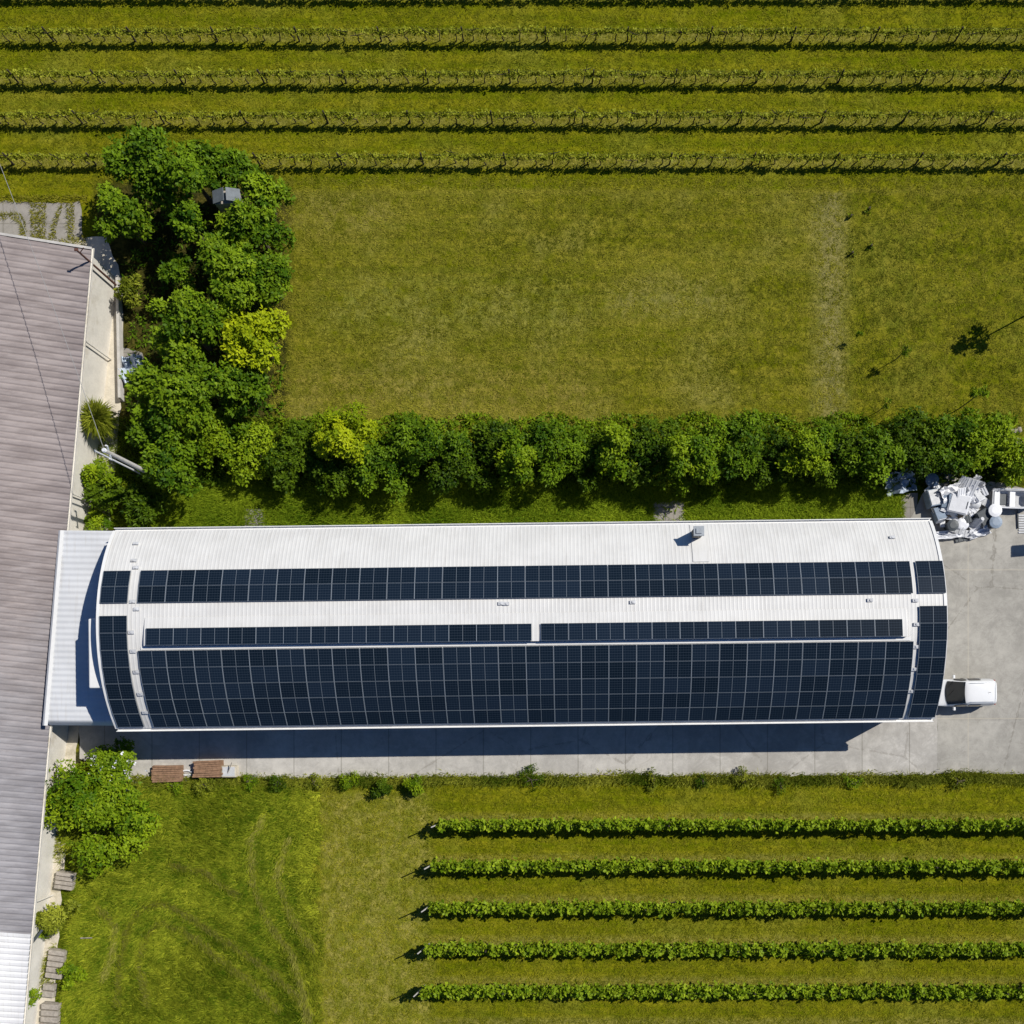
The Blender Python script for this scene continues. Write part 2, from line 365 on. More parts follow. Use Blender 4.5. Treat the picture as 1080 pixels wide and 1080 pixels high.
# ------------------------------------------------------------------ vaulted warehouse
PHI = R_(0.7); WC = Vector((-2.75, 3.81, 0)); HL = 24.86; HV = 6.0; EV = 4.8; RISE = 2.2
RR = (HV * HV + RISE * RISE) / (2 * RISE)
TH0 = math.asin(HV / RR)
def az(v): return EV + math.sqrt(RR * RR - v * v) - (RR - RISE)
wh = empty('warehouse', WC, 'long warehouse with a white barrel roof carrying rows of solar panels', 'warehouse', rz=PHI)
NA = 44
def rib(u0, u1, pitch=.232, mirror=False):
    prof = []; u = u0
    while u < u1 - 1e-4:
        for du, h in ((0, 0), (.12, 0), (.15, .007), (.205, .007)):
            if u + du < u1: prof.append((u + du, h))
        u += pitch
    prof.append((u1, 0)); return prof
prof = rib(-HL, HL)
rows = []
for i in range(NA + 1):
    th = -TH0 + 2 * TH0 * i / NA
    rows.append([(u, (RR + h) * math.sin(th), EV - (RR - RISE) + (RR + h) * math.cos(th)) for u, h in prof])
mb = MB(); mb.grid(rows)
rows2 = [[(u, (RR - .06) * math.sin(-TH0 + 2 * TH0 * i / NA), EV - (RR - RISE) + (RR - .06) * math.cos(-TH0 + 2 * TH0 * i / NA)) for u in (-HL, HL)] for i in range(NA + 1)]
mb.grid(rows2)
roof = mb.build('roof', M['roof'], wh)
# gable edge flashings
for sgn in (-1, 1):
    mb = MB(); r_ = []
    for i in range(NA + 1):
        th = -TH0 + 2 * TH0 * i / NA
        r_.append([(sgn * (HL + .02 + a), (RR + h) * math.sin(th), EV - (RR - RISE) + (RR + h) * math.cos(th)) for a, h in ((-.16, .045), (.03, .05), (.03, -.2), (-.03, -.2))])
    mb.grid(r_); mb.build('edge_flashing', M['trim'], wh)
# walls with their openings as separate parts
INV, INU = .35, .25
mb = MB(); mb.box((0, -(HV - INV), EV / 2 + .05), (2 * (HL - INU), .2, EV + .1)); mb.build('wall', M['wallgrey'], wh)
mb = MB(); mb.box((0, (HV - INV), EV / 2 + .05), (2 * (HL - INU), .2, EV + .1)); mb.build('wall', M['wallgrey'], wh)
for sgn in (-1, 1):
    mb = MB(); vs_ = []
    for x in (sgn * (HL - INU), sgn * (HL - INU - .2)):
        vs_ += [(x, -(HV - INV) + .102, 0), (x, (HV - INV) - .102, 0)]
        for i in range(17):
            v = (HV - INV - .102) * (1 - 2 * i / 16); vs_.append((x, v, az(v) - .09))
    k = 19
    fs = [tuple(range(k)), tuple(range(2 * k - 1, k - 1, -1))] + [(i, (i + 1) % k, k + (i + 1) % k, k + i) for i in range(k)]
    mb.add(vs_, fs); mb.build('wall', M['wallgrey'], wh)
for i in range(11):
    x = -21 + i * 4.2
    for sy in (-1, 1):
        mb = MB(); mb.box((x, sy * (HV - INV + .115), 3.3), (2.0, .05, .9)); f = mb.build('window', M['trim'], wh)
        mb = MB(); mb.box((x, sy * (HV - INV + .145), 3.3), (1.8, .02, .72)); mb.build('pane', M['window'], f)
mb = MB(); mb.box((HL - INU + .03, 0, 2.0), (.08, 4.2, 4.0))
for k in range(16): mb.box((HL - INU + .08, 0, .2 + k * .24), (.03, 4.2, .12))
mb.build('roller_door', M['metalroof'], wh)
# gutters and downpipes
for sgn in (-1, 1):
    y0 = sgn * HV; mb = MB()
    pr = [(y0 - sgn * .10, EV + .02), (y0 + sgn * .02, EV - .02), (y0 + sgn * .02, EV - .14), (y0 + sgn * .16, EV - .14), (y0 + sgn * .16, EV + .02), (y0 + sgn * .20, EV + .02), (y0 + sgn * .20, EV - .18), (y0 - sgn * .02, EV - .18)]
    mb.grid([[(u, a, b_) for a, b_ in pr] for u in (-HL, HL)]); mb.build('gutter', M['trim'], wh)
    for u in (-24.2, -12, 0, 12, 24.2):
        mb = MB(); mb.tube([(u, y0 + sgn * .08, EV - .17), (u, y0 - sgn * .40, EV - .5), (u, y0 - sgn * .40, .05)], .05); mb.build('downpipe', M['trim'], wh)
# raised ventilation monitor along the ridge
U0, U1 = -22.05, 22.5; VN, VS = .55, -1.12
mrows = []
def mon(v, off=0):
    t = (VN - v) / (VN - VS); return az(VN) + .04 + t * (az(VS) + .30 - az(VN) - .04) + .05 * math.sin(math.pi * t) + off
pr2 = rib(U0, U1)
for i in range(9):
    v = VN + (VS - VN) * i / 8; mrows.append([(u, v, mon(v, h * .7)) for u, h in pr2])
mb = MB(); mb.grid(mrows)
vsn = [VN + (VS - VN) * i / 8 for i in range(9)]
for u in (U0, U1):
    mb.grid([[(u, v, mon(v)) for v in vsn], [(u, v, az(v) + .01) for v in vsn]])
mb.grid([[(U0, VS, mon(VS)), (U1, VS, mon(VS))], [(U0, VS, mon(VS) - .1), (U1, VS, mon(VS) - .1)]])
mon_o = mb.build('ridge_monitor', M['roof'], wh)
mb = MB(); mb.grid([[(U0 + .01, VS + .03, mon(VS) - .06), (U1 - .01, VS + .03, mon(VS) - .06)], [(U0 + .01, VS + .05, az(VS)), (U1 - .01, VS + .05, az(VS))]])
mb.build('vent_shade', M['dark'], mon_o)  # near-black sheet standing in for shade under the monitor's south lip
mb = MB()   # pale flashing strip under the monitor opening
a0, a1 = VS - .03, VS - .22
mb.grid([[(U0 - .3, v, az(v) + .05) for v in (a0, a1)], [(U1 + .3, v, az(v) + .05) for v in (a0, a1)]]); mb.build('flashing', M['trim'], wh)
# small roof hooks along the two walkways
for (u, v) in [(-23.05, 4.0), (-22.85, 3.55), (-22.8, 1.5), (-22.55, 1.05), (-22.85, -.3), (-22.8, -1.4), (-22.75, -2.6), (-22.75, -3.9), (-22.75, -5.0),
               (22.2, 4.9), (20.4, 1.05), (23.05, 1.0), (23.08, -.4), (23.08, -1.7), (23.08, -3.0), (23.08, -4.3), (-1.2, 1.12), (-.9, 1.1), (6.5, 1.1), (-23.2, 5.1)]:
    th = math.asin(v / RR); mb = MB()
    mb.box((u, v + .06 * math.sin(th), az(v) + .07), (.34, .20, .05), (-th, 0, 0)); mb.box((u, v, az(v) + .11), (.10, .10, .06), (-th, 0, 0)); mb.build('anchor_plate', M['offwhite'], wh)
# smooth cover sheet below the chimney
mb = MB(); cu = 10.65
mb.grid([[(cu + a, v, az(v) + .055) for v in (5.95, 5.4, 4.8, 4.2, 3.5)] for a in (-.5, .5)]); mb.build('flashing', M['roof'], wh)
# chimney
ch = MB(); cz = az(5.25)
ch.box((10.45, 5.25, cz + .55), (.50, .46, 1.5)); chm = ch.build('chimney', M['chim'], wh, bevel=.01); chm['label'] = 'square grey chimney on the roof'
ch = MB(); ch.box((10.45, 5.25, cz + 1.42), (.62, .58, .10)); ch.box((10.45, 5.25, cz + 1.50), (.34, .30, .06)); ch.build('chimney_cap', M['metalroof'], chm, bevel=.01)

# ------------------------------------------------------------------ solar panels, every module a thing
PW, PL = 1.611, 1.003
def panel_meshes():
    b = MB(); b.box((0, 0, .0), (PW, PL, .03)); o = b.build('solar_panel', M['glass'])
    f = MB(); t = .014
    for sy in (-1, 1): f.box((0, sy * (PL / 2 - t * .17), .006), (PW - 2 * t, t * .4, .030))
    for sx in (-1, 1): f.box((sx * (PW / 2 - t * .6), 0, .006), (t * 1.2, PL, .038))
    c = f.build('frame', M['alu'], o)
    g = MB(); g.box((0, 0, .008), (.020, PL - .05, .022)); d = g.build('cell_gap', M['aludim'], o)
    return o, c, d
pan, pfr, pgp = panel_meshes(); first = [True]
ORD = ['first', 'second', 'third', 'fourth', 'fifth', 'sixth', 'seventh', 'eighth', 'ninth', 'tenth', 'eleventh', 'twelfth', 'thirteenth', 'fourteenth']
RW = Matrix.Rotation(PHI, 3, 'Z')
def put_panel(u, v, z, tilt, label, group):
    if first[0]: o, kids = pan, None; first[0] = False
    else:
        o = pan.copy(); COL.objects.link(o)
        for k in (pfr, pgp):
            c = k.copy(); COL.objects.link(c); c.parent = o
    o.location = WC + RW @ Vector((u + random.uniform(-.006, .006), v, z)); o.rotation_euler = (tilt + random.uniform(-.006, .006), random.uniform(-.004, .004), PHI)
    tag(o, label, 'solar panel', group)
def arc_place(u, s, label, group):     # s: arc length from the ridge, north positive
    th = s / RR; r = RR + .10
    put_panel(u, r * math.sin(th), EV - (RR - RISE) + r * math.cos(th), -th, label, group)
def where(i, n): return f'{ORD[i]} from left end' if i < (n + 1) // 2 else f'{ORD[n - 1 - i]} from right end'
PIT = 1.622
sN = RR * math.asin(3.33 / RR)
for r, rn in enumerate(('upper', 'lower')):
    for i in range(28):
        arc_place(-22.5 + PIT * (i + .5), sN - (r + .5) * 1.0, f'dark blue solar panel, {where(i, 28)} of the {rn} row north of the ridge', 'solar panels in the strip north of the ridge')
sS = -RR * math.asin(1.37 / RR)
for r, rn in enumerate(('top row', 'second row', 'middle row', 'fourth row', 'bottom row')):
    for i in range(28):
        arc_place(-22.5 + PIT * (i + .5), sS - (r + .5) * .998, f'dark solar panel, {where(i, 28)} of the {rn} in the big south block', 'solar panels in the big block south of the ridge')
sE = RR * math.asin(.66 / RR)
for u, en in ((-23.88, 'left'), (24.05, 'right')):
    for r, rn in enumerate(('upper', 'lower')):
        arc_place(u, sN - (r + .5) * 1.0, f'{rn} of two solar panels at the {en} gable edge north of the ridge', 'solar panels along the gable edges')
    for r in range(7):
        nm = ('top', 'second', 'third', 'middle', 'fifth', 'sixth', 'bottom')[r]
        arc_place(u, sE - (r + .5) * .998, f'{nm} solar panel in the column of seven along the {en} gable edge', 'solar panels along the gable edges')
tm = math.atan2(mon(-1.1) - mon(-.05), 1.05)
vm = -.60
for i in range(14):
    put_panel(-21.9 + 1.605 * (i + .5), vm, mon(vm) + .075, tm * -1, f'solar panel, {where(i, 14)} of the left strip on the raised ridge', 'solar panels on the raised ridge')
for i in range(13):
    put_panel(1.10 + 1.622 * (i + .5), vm, mon(vm) + .075, tm * -1, f'solar panel, {where(i, 13)} of the right strip on the raised ridge', 'solar panels on the raised ridge')

# ------------------------------------------------------------------ long shed on the left
Z1, Z2 = 4.0, 2.2
E1 = P(92, 262, Z1); E2 = P(20, 1080, Z2); dirA = (E2 - E1); LA = dirA.length; dA = dirA / LA
dW = Vector((-1, 0, 0)); dW = (dW - dA * dW.dot(dA)); dW.z = 0; dW.normalize()
SLOPE = .13; WR = 10.0
def shed_pt(a, w_, off=0):
    p = E1 + dA * a; h = w_ * SLOPE if w_ <= WR else (2 * WR - w_) * SLOPE
    return p + dW * w_ + Vector((0, 0, h + off))
aW = (P(22, 986, 2.4) - E1).dot(dA)
LEN = LA + 14
shed = empty('shed', (0, 0, 0), 'long shed with a weathered corrugated roof filling the left edge', 'shed')
def corr(a0, a1, mat, lift=0.0, pitch=.37, amp=.036):
    rows = []; na = int((a1 - a0) / pitch * 8); ws = [-.25, 2.2, 2.21, 4.6, 4.61, 7.0, 7.01, 10.0, 12.5, 15, 17.5, 20.2]
    offs = [0, 0, .025, .025, .05, .05, .075, .075, .05, .03, .01, 0]
    for i in range(na + 1):
        a = a0 + (a1 - a0) * i / na; c = amp * (.4 - 2.2 * max(0, math.cos(2 * math.pi * a / pitch)) ** 3)
        rows.append([shed_pt(a, w_, c + o_ + lift + .02 * math.sin(a * .9 + w_) * .5) for w_, o_ in zip(ws, offs)])
    m = MB(); m.grid(rows); return m.build('roof', mat, shed, smooth=True)
corr(0, aW, M['shedroof'])
rw = corr(aW - .1, LEN, M['shedwhite'], .02); rw['label'] = 'white newer roof sheets at the lower end'
def wall_quad(pa, pb, th=.25):
    pa = Vector(pa); pb = Vector(pb); d = (pb - pa); nrm = Vector((-d.y, d.x, 0)).normalized() * th
    m = MB(); vs_ = [Vector((pa.x, pa.y, 0)), Vector((pb.x, pb.y, 0)), pb, pa]; vs2 = [q + nrm for q in vs_]
    m.add(vs_ + vs2, [(0, 1, 2, 3), (7, 6, 5, 4), (0, 4, 5, 1), (1, 5, 6, 2), (2, 6, 7, 3), (3, 7, 4, 0)])
    return m.build('wall', M['cream'], shed)
wall_quad(shed_pt(.15, .05, -.10), shed_pt(LEN - .15, .05, -.10), -.25)
m = MB(); k0 = [shed_pt(.2, w_, -.08) for w_ in (.35, 10, 19.6)]; k1 = [q + dA * .25 for q in k0]
vs_ = [Vector((k0[0].x, k0[0].y, 0))] + k0 + [Vector((k0[2].x, k0[2].y, 0))]; vs2 = [q + dA * .25 for q in vs_]
m.add(vs_ + vs2, [(0, 1, 2, 3, 4), (9, 8, 7, 6, 5)] + [(i, (i + 1) % 5, 5 + (i + 1) % 5, 5 + i) for i in range(5)]); m.build('wall', M['cream'], shed)
m = MB(); m.grid([[shed_pt(a, -.25, -.02), shed_pt(a, -.25, -.12), shed_pt(a, -.36, -.12), shed_pt(a, -.36, -.03)] for a in (-.1, LEN)]); m.build('gutter', M['cream'], shed)
m = MB(); m.grid([[shed_pt(a, w_, .09 + b_) for a, b_ in ((-.10, -.16), (-.10, 0), (.05, 0), (.05, -.03))] for w_ in (-.3, 3, 6, 10)]); m.build('edge_flashing', M['conc'], shed)
for a in (5.5, 9.8, 15.0, 41.0):
    m = MB(); q = shed_pt(a, -.28, -.12); m.tube([q, q + Vector((-.12, 0, -.4)), Vector((q.x - .12, q.y, .05))], .05); m.build('downpipe', M['cream'], shed)

# link roof between the shed and the warehouse
lk = empty('link_building', P(85, 660, 0), 'low white corrugated roof joining the shed to the warehouse end', 'building')
inv = Vector(lk.location)
ZL = 3.25
rows = []
pa, pb, pc, pd = P(67, 560, ZL), P(124, 560, ZL), P(150, 766, ZL), P(50, 765, ZL)
na = 33 * 8
for i in range(na + 1):
    t = i / na; l_ = pa.lerp(pd, t); r2 = pb.lerp(pc, t); c = .016 * math.sin(2 * math.pi * 33 * t)
    drop = -.5 * max(0, (t - .965) / .035) ** 2
    rows.append([l_.lerp(r2, q) - inv + Vector((0, 0, c + drop + .22 * (1 - q))) for q in (0, .25, .5, .75, 1)])
m = MB(); m.grid(rows); m.build('roof', M['link'], lk, smooth=True)
m = MB(); m.grid([[pa.lerp(pd, t) - inv + Vector((x, 0, z)) for x, z in ((-.22, .16), (-.05, .28), (.16, .26))] for t in (0, 1)]); m.build('flashing', M['trim'], lk)
a1, a2 = pd - inv + Vector((.35, .35, -.45)), pc - inv + Vector((-.6, .35, -.45))
m = MB(); m.box((a1 + a2) / 2 - Vector((0, 0, (ZL - .45) / 2)), ((a2 - a1).x, .2, ZL - .45)); m.build('wall', M['cream'], lk)
a1, a2 = pa - inv + Vector((.35, -.35, -.05)), pb - inv + Vector((-.2, -.35, -.05))
m = MB(); m.box((a1 + a2) / 2 - Vector((0, 0, (ZL - .05) / 2)), ((a2 - a1).x, .2, ZL - .05)); m.build('wall', M['cream'], lk)
m = MB(); q = pd - inv + Vector((2.2, .24, -ZL + 1.05)); m.box(q, (1.6, .06, 2.1)); m.build('door', M['metalroof'], lk)
# white duct lying along the gable, catching the sun
du = empty('roof_duct', P(105, 690, ZL), 'long white duct on the link roof against the warehouse gable', 'duct')
g0 = WC + RW @ Vector((-HL - .12, 0, 0)); di = Vector(du.location)
pts = []
for v in (1.0, -1.0, -2.5, -3.7, -4.0):
    q = WC + RW @ Vector((-HL - .42, v, 0)); pts.append(q - di)
m = MB()
ya, yb = 0.6, -3.55
q0 = WC + RW @ Vector((-HL - .62, ya, 0)) - di; q1 = WC + RW @ Vector((-HL - .62, yb, 0)) - di
m.box(((q0.x + q1.x) / 2, (q0.y + q1.y) / 2, 5.68 - ZL), (.80, ya - yb, .75), (0, 0, PHI)); m.build('casing', M['trim'], du, bevel=.08)
for v in (.2, -1.5, -3.2):
    q = WC + RW @ Vector((-HL - .62, v, 0)) - di; m = MB()
    m.box((q.x, q.y, (5.2 + ZL) / 2 - ZL - .05), (.5, .12, 5.2 - ZL + .1)); m.build('bracket', M['metalroof'], du)

# ------------------------------------------------------------------ poles and cable
up = empty('utility_pole', P(110, 475, 8.5) * 1.0, 'concrete utility pole with a cable, rising from bushes beside the shed', 'pole')
tp = P(110, 475, 8.5); up.location = (tp.x, tp.y, 0)
m = MB(); m.tube([(0, 0, 0), (0, 0, 8.5)], [.17, .11], 10); m.build('pole', M['conc'], up)
m = MB(); m.tube([(0, 0, 8.5), (0, 0, 8.62)], [.15, .10], 8); m.build('cap', M['white'], up)
m = MB(); m.box((.0, 0, 7.9), (.08, .9, .08), (0, 0, .3)); b_ = m.build('crossarm', M['metalroof'], up)
for y in (-.38, .38):
    m = MB(); m.tube([(-y * .3, y, 7.94), (-y * .3, y, 8.12)], [.06, .04], 8); m.build('insulator', M['white'], b_)
tp = P(100, 475.5, 7.4)
o = empty('steel_pole', (tp.x, tp.y, 0), 'slim white steel pole standing next to the utility pole', 'pole')
m = MB(); m.tube([(0, 0, 0), (0, 0, 7.4)], [.07, .05], 8); m.build('pole', M['white'], o)
m = MB(); m.tube([(0, 0, 7.4), (0, 0, 7.46)], [.075, .03], 8); m.build('cap', M['metalroof'], o)
cab = []
e0 = P(110, 475, 8.55); e1 = P(-150, -198, 8.4)
for i in range(25):
    t = i / 24; q = e0.lerp(e1, t); q.z -= .9 * 4 * t * (1 - t); cab.append(q)
m = MB(); m.tube(cab, .015, 6); tag(m.build('cable', M['wire']), 'thin cable strung from the utility pole across the shed roof', 'cable')
o2 = empty('utility_pole', (e1.x, e1.y, 0), 'second utility pole carrying the far end of the cable', 'pole')
m = MB(); m.tube([(0, 0, 0), (0, 0, 8.5)], [.17, .11], 10); m.build('pole', M['conc'], o2)
tp = P(80, 263, 5.57)
o = empty('rusty_pole', (tp.x, tp.y, 0), 'rusty brown steel pole at the upper corner of the shed', 'pole')
m = MB(); m.tube([(0, 0, 0), (0, 0, 5.5)], [.075, .055], 8); m.build('pole', M['rust'], o)
m = MB(); m.tube([(0, 0, 3.9), (-.55, -.25, 3.75)], .03, 6); m.tube([(0, 0, 5.1), (.35, .2, 5.35)], .03, 6); m.build('bracket', M['rust'], o)
m = MB(); m.box((0, 0, 5.53), (.22, .16, .07)); m.build('cap', M['rust'], o)
q0, q1 = P(130, 292), P(127, 424)
m = MB(); m.box(((q0.x + q1.x) / 2, (q0.y + q1.y) / 2, .28), (.18, (q0 - q1).length, .56), (0, 0, .02), taper=.97)  # wall added so that its shadow draws the dark line by the path
tag(m.build('shadow_wall', M['conc'], bevel=.015), 'low concrete wall added along the path to cast a dark line', 'wall')
# unseen mast added outside the frame to drop a dark shadow on the yard
q = P(1135, 548)
o = empty('shadow_mast', (q.x, q.y, 0), 'unseen mast at the yard edge, added to cast a shadow', 'lamp')
m = MB(); m.tube([(0, 0, 0), (0, 0, 4.6)], [.06, .045], 8); m.build('mast', M['metalroof'], o)
m = MB(); m.box((0, 0, 4.7), (.75, .7, .18), (0, .2, 0)); m.build('caster_head', M['charcoal'], o)

# ------------------------------------------------------------------ foliage builders
def leaf_quads(p, d, nrm, L, W, fold=.25, droop=.2):
    side = unit(np.cross(d, nrm)); nrm = unit(np.cross(side, d)); L = L[:, None]; W = W[:, None]
    mid = p + d * L * .48 + nrm * L * .06
    q = np.stack([p, mid + side * W * .5 - nrm * W * fold, p + d * L - nrm * L * droop, mid - side * W * .5 - nrm * W * fold], 1)
    return q.reshape(-1, 3)
def rosettes(pos, ax, nl, L, W, g):
    n_ = len(pos); pos = np.repeat(pos, nl, 0); ax = np.repeat(ax, nl, 0)
    ref = unit(g.normal(size=(n_ * nl, 3))); a = unit(np.cross(ax, ref)); b_ = np.cross(ax, a)
    ph = np.tile(np.arange(nl) * (2 * math.pi / nl), n_) + g.normal(0, .5, n_ * nl)
    tl = R_(62) + g.normal(0, .28, n_ * nl)
    d = ax * np.cos(tl)[:, None] + (a * np.cos(ph)[:, None] + b_ * np.sin(ph)[:, None]) * np.sin(tl)[:, None]
    ll = L * g.uniform(.65, 1.2, n_ * nl)
    return leaf_quads(pos + d * .03, unit(d), ax, ll, ll * W)
def crown(center, rx, ry, rz, n_ros, leaf, seed, nl=6, lumps=9, W=.5, lumpr=(.20, .40), up=.35):
    g = np.random.default_rng(seed)
    ld = unit(g.normal(size=(lumps, 3))); ld[:, 2] = np.abs(ld[:, 2]) * 1.0 - .25
    lc = ld * g.uniform(.48, .86, (lumps, 1)); lc[0] = (0, 0, .2)
    lr = g.uniform(lumpr[0], lumpr[1], lumps)
    k = g.choice(lumps, n_ros, p=lr ** 2 / (lr ** 2).sum())
    d = unit(g.normal(size=(n_ros, 3)) + np.array([0, 0, up]))
    rad = lr[k] * (1 - .45 * g.random(n_ros) ** 2.2) * (1 + .14 * g.normal(size=n_ros))
    p = lc[k] + d * rad[:, None]
    sc = np.array([rx, ry, rz]); pos = p * sc + np.array(center)
    ok = pos[:, 2] > .05; pos = pos[ok]; d = d[ok]; k = k[ok]
    ax = unit(d + np.array([0, 0, .25]) + .55 * np.array(sun_dir) + g.normal(0, .25, d.shape))
    v = rosettes(pos, ax, nl, leaf, W, g)
    tint = np.repeat(.46 + .26 * g.normal(size=lumps)[k] + .16 * g.normal(size=len(pos)), nl) + .14 * g.normal(size=len(pos) * nl)
    return v, tint, lc * sc + np.array(center)
def tree(name, px, py, h, r, mat, label, cat='tree', seed=0, group=None, leaf=.36, dens=1.0, ry=None, low=.25, nl=6, lumps=9, W=.5, lean=0, up=.35):
    """px, py: where the crown's middle shows in the photograph; h: top height; r: crown radius in metres"""
    hc = h * (1 + low) / 2; rz = h * (1 - low) / 2 * 1.15; c = P(px, py, hc)
    base = Vector((c.x + lean, c.y - lean * .5, 0)); root = empty(name, base, label, cat, group)
    cl = Vector((c.x - base.x, c.y - base.y, hc)); ry = ry or r
    area = 4 * math.pi * ((r * ry + r * rz + ry * rz) / 3); nr = int(area * 13 * dens * (.36 / leaf) ** 1.6)
    v, tint, lc = crown(cl, r * 1.12, ry * 1.12, rz, nr, leaf, seed, nl, lumps, W, up=up)
    np_mesh('crown', v, 4, mat, tint, root)
    m = MB(); tr = max(.05, h * .022); fork = Vector((cl.x * .5, cl.y * .5, max(.4, h * .35)))
    m.tube([(0, 0, -.05), (cl.x * .2, cl.y * .2, fork.z * .5), fork], [tr * 1.3, tr, tr * .85], 7)
    for q in lc[:7]: m.tube([fork, fork.lerp(Vector(q), .5) + Vector((0, 0, .15)), q], [tr * .6, tr * .4, tr * .15], 5)
    m.build('trunk', M['bark'], root)
    return root

# trees of the clump north of the shed
TR = [
 (152, 176, 6.2, 2.4, L_tree, 'dark tree at the upper left tip of the clump, overlapping the vine rows'),
 (198, 180, 6.0, 2.5, L_tree, 'green tree at the top of the clump, left of the little hut'),
 (242, 186, 4.6, 1.8, L_tree, 'low bright tree just above the little grey hut'),
 (278, 205, 4.0, 1.9, L_fig, 'bushy light green tree at the upper right corner of the clump'),
 (127, 228, 5.5, 1.7, L_fig, 'separate round light green tree beside the cracked slabs'),
 (204, 240, 5.0, 1.3, L_tree, 'narrow tree left below the little grey hut'),
 (268, 240, 4.8, 2.1, L_fig, 'leafy green tree right below the little grey hut'),
 (238, 290, 5.6, 2.6, L_fig, 'broad leafy tree in the middle of the clump'),
 (284, 296, 4.4, 1.9, L_fig, 'green tree on the lawn side of the clump, above the yellow tree'),
 (190, 290, 3.4, 1.2, L_tree, 'small tree left of the broad middle tree of the clump'),
 (197, 346, 6.0, 2.4, L_fig, 'bright green tree immediately left of the yellow tree'),
 (271, 360, 5.2, 2.3, L_yel, 'yellow leaved tree at the edge of the lawn'),
 (188, 408, 6.2, 2.9, L_fig, 'large tree spreading below the bright tree, beside the blue tarp'),
 (256, 416, 4.6, 1.9, L_tree, 'dark tree below the yellow tree at the lawn corner'),
 (172, 448, 5.2, 2.2, L_tree, 'shaded dark tree above the utility pole'),
 (182, 500, 4.6, 2.0, L_tree, 'dark leafy tree at the foot of the utility pole'),
]
for i, (px, py, h, r, mt, lb) in enumerate(TR):
    tree('tree', px, py, h, r * .88, mt, lb, 'tree', 100 + i, 'trees in the clump beside the shed', leaf=.27, dens=.9, lumps=15, nl=5)
# shrubs around the shed
SH = [
 (138, 303, 2.2, .9, L_palm, 'pale yellowish shrub beside the low concrete wall', .25),
 (108, 500, 2.4, 1.1, L_hedge2, 'bright shrub at the shed wall below the spiky plant', .3),
 (118, 524, 2.0, 1.5, L_hedge, 'dark low shrub in front of the link roof, left part', .3),
 (152, 528, 2.6, 1.6, L_hedge, 'dark shrub above the upper left corner of the warehouse', .3),
 (100, 546, 1.2, 1.0, L_hedge2, 'low bright weedy bush touching the link roof edge', .22),
 (60, 968, 1.9, 1.4, L_palm, 'yellowish shrub between the slatted crate and the stacked slabs', .25),
 (74, 1030, 1.0, .8, L_hedge2, 'small bright shrub growing over the stacked slabs', .2),
 (28, 1050, 1.6, .8, L_hedge2, 'climbing green plant at the bottom of the shed wall', .2),
 (36, 985, 1.4, .8, L_hedge2, 'narrow green plant against the shed wall beside the white roof', .2),
 (44, 836, 2.2, .8, L_hedge2, 'small green shrub on the shed wall left of the big bush', .22),
 (438, 828, 1.1, .75, L_hedge2, 'bright round weed bush at the apron edge', .18),
 (402, 830, 1.0, .7, L_hedge, 'dark small bush left of the bright weed bush', .18),
]
for i, (px, py, h, r, mt, lb, lf) in enumerate(SH):
    tree('shrub', px, py, h, r, mt, lb, 'shrub', 300 + i, None, leaf=lf, low=.1, dens=.9, lumps=7, W=.35)
tree('bush', 102, 854, 3.0, 3.8, L_hedge2, 'big leafy bush beside the shed at the meadow corner', 'bush', 350, leaf=.24, ry=3.2, low=.1, dens=1.0, lumps=22)
bb = tree('bush', 128, 812, 2.2, 1.9, L_fig, 'bright leafy bush with white blossoms below the link roof', 'bush', 351, leaf=.2, low=.1, dens=1.0, lumps=12)
for i, (px, py, h, r, mt, lb) in enumerate(((186, 829, .6, .6, L_hedge2, 'weed clump under the left stack of brown planks'), (214, 827, .7, .8, L_palm, 'yellowish weed clump under the right plank stack'), (262, 822, .6, .6, L_hedge2, 'weed clump just right of the pale crate'),
      (294, 824, .7, .7, L_hedge, 'dark weed clump on the apron edge above the meadow'), (330, 826, .6, .6, L_palm, 'dry weed clump above the meadow corner'), (366, 824, .8, .7, L_hedge2, 'weed clump left of the dark small bush on the apron edge'),
      (560, 822, .45, .9, L_hedge, 'low flat weed clump on the apron edge below the middle of the warehouse'), (690, 822, .5, .7, L_palm, 'dry weed clump on the apron edge left of the stained concrete'), (742, 826, .5, .6, L_hedge, 'dark weed clump below the stained concrete'),
      (786, 820, .7, .7, L_palm, 'biggest dry weed clump spreading onto the stained concrete'), (822, 828, .6, .5, L_hedge, 'dark weed clump right of the biggest dry one'), (900, 825, .5, .6, L_hedge2, 'weed clump on the apron edge below the shadow corner'), (1010, 824, .5, .8, L_palm, 'dry weed clump at the yard edge below the van'))):
    tree('weed_clump', px, py, h, r, mt, lb, 'weed', 800 + i, 'weed clumps along the concrete edge', leaf=.15, low=.02, dens=.6, lumps=8, W=.3)
g = np.random.default_rng(77); bp = np.stack([g.normal(0, .8, 26), g.normal(0, .7, 26), 2.05 + 0 * g.random(26) + g.uniform(-.25, .2, 26)], 1)
np_mesh('blossoms', rosettes(bp, unit(g.normal(size=bp.shape) * .4 + np.array([0, 0, 1.0])), 6, .13, .7, g), 4, M['white'], None, bb)
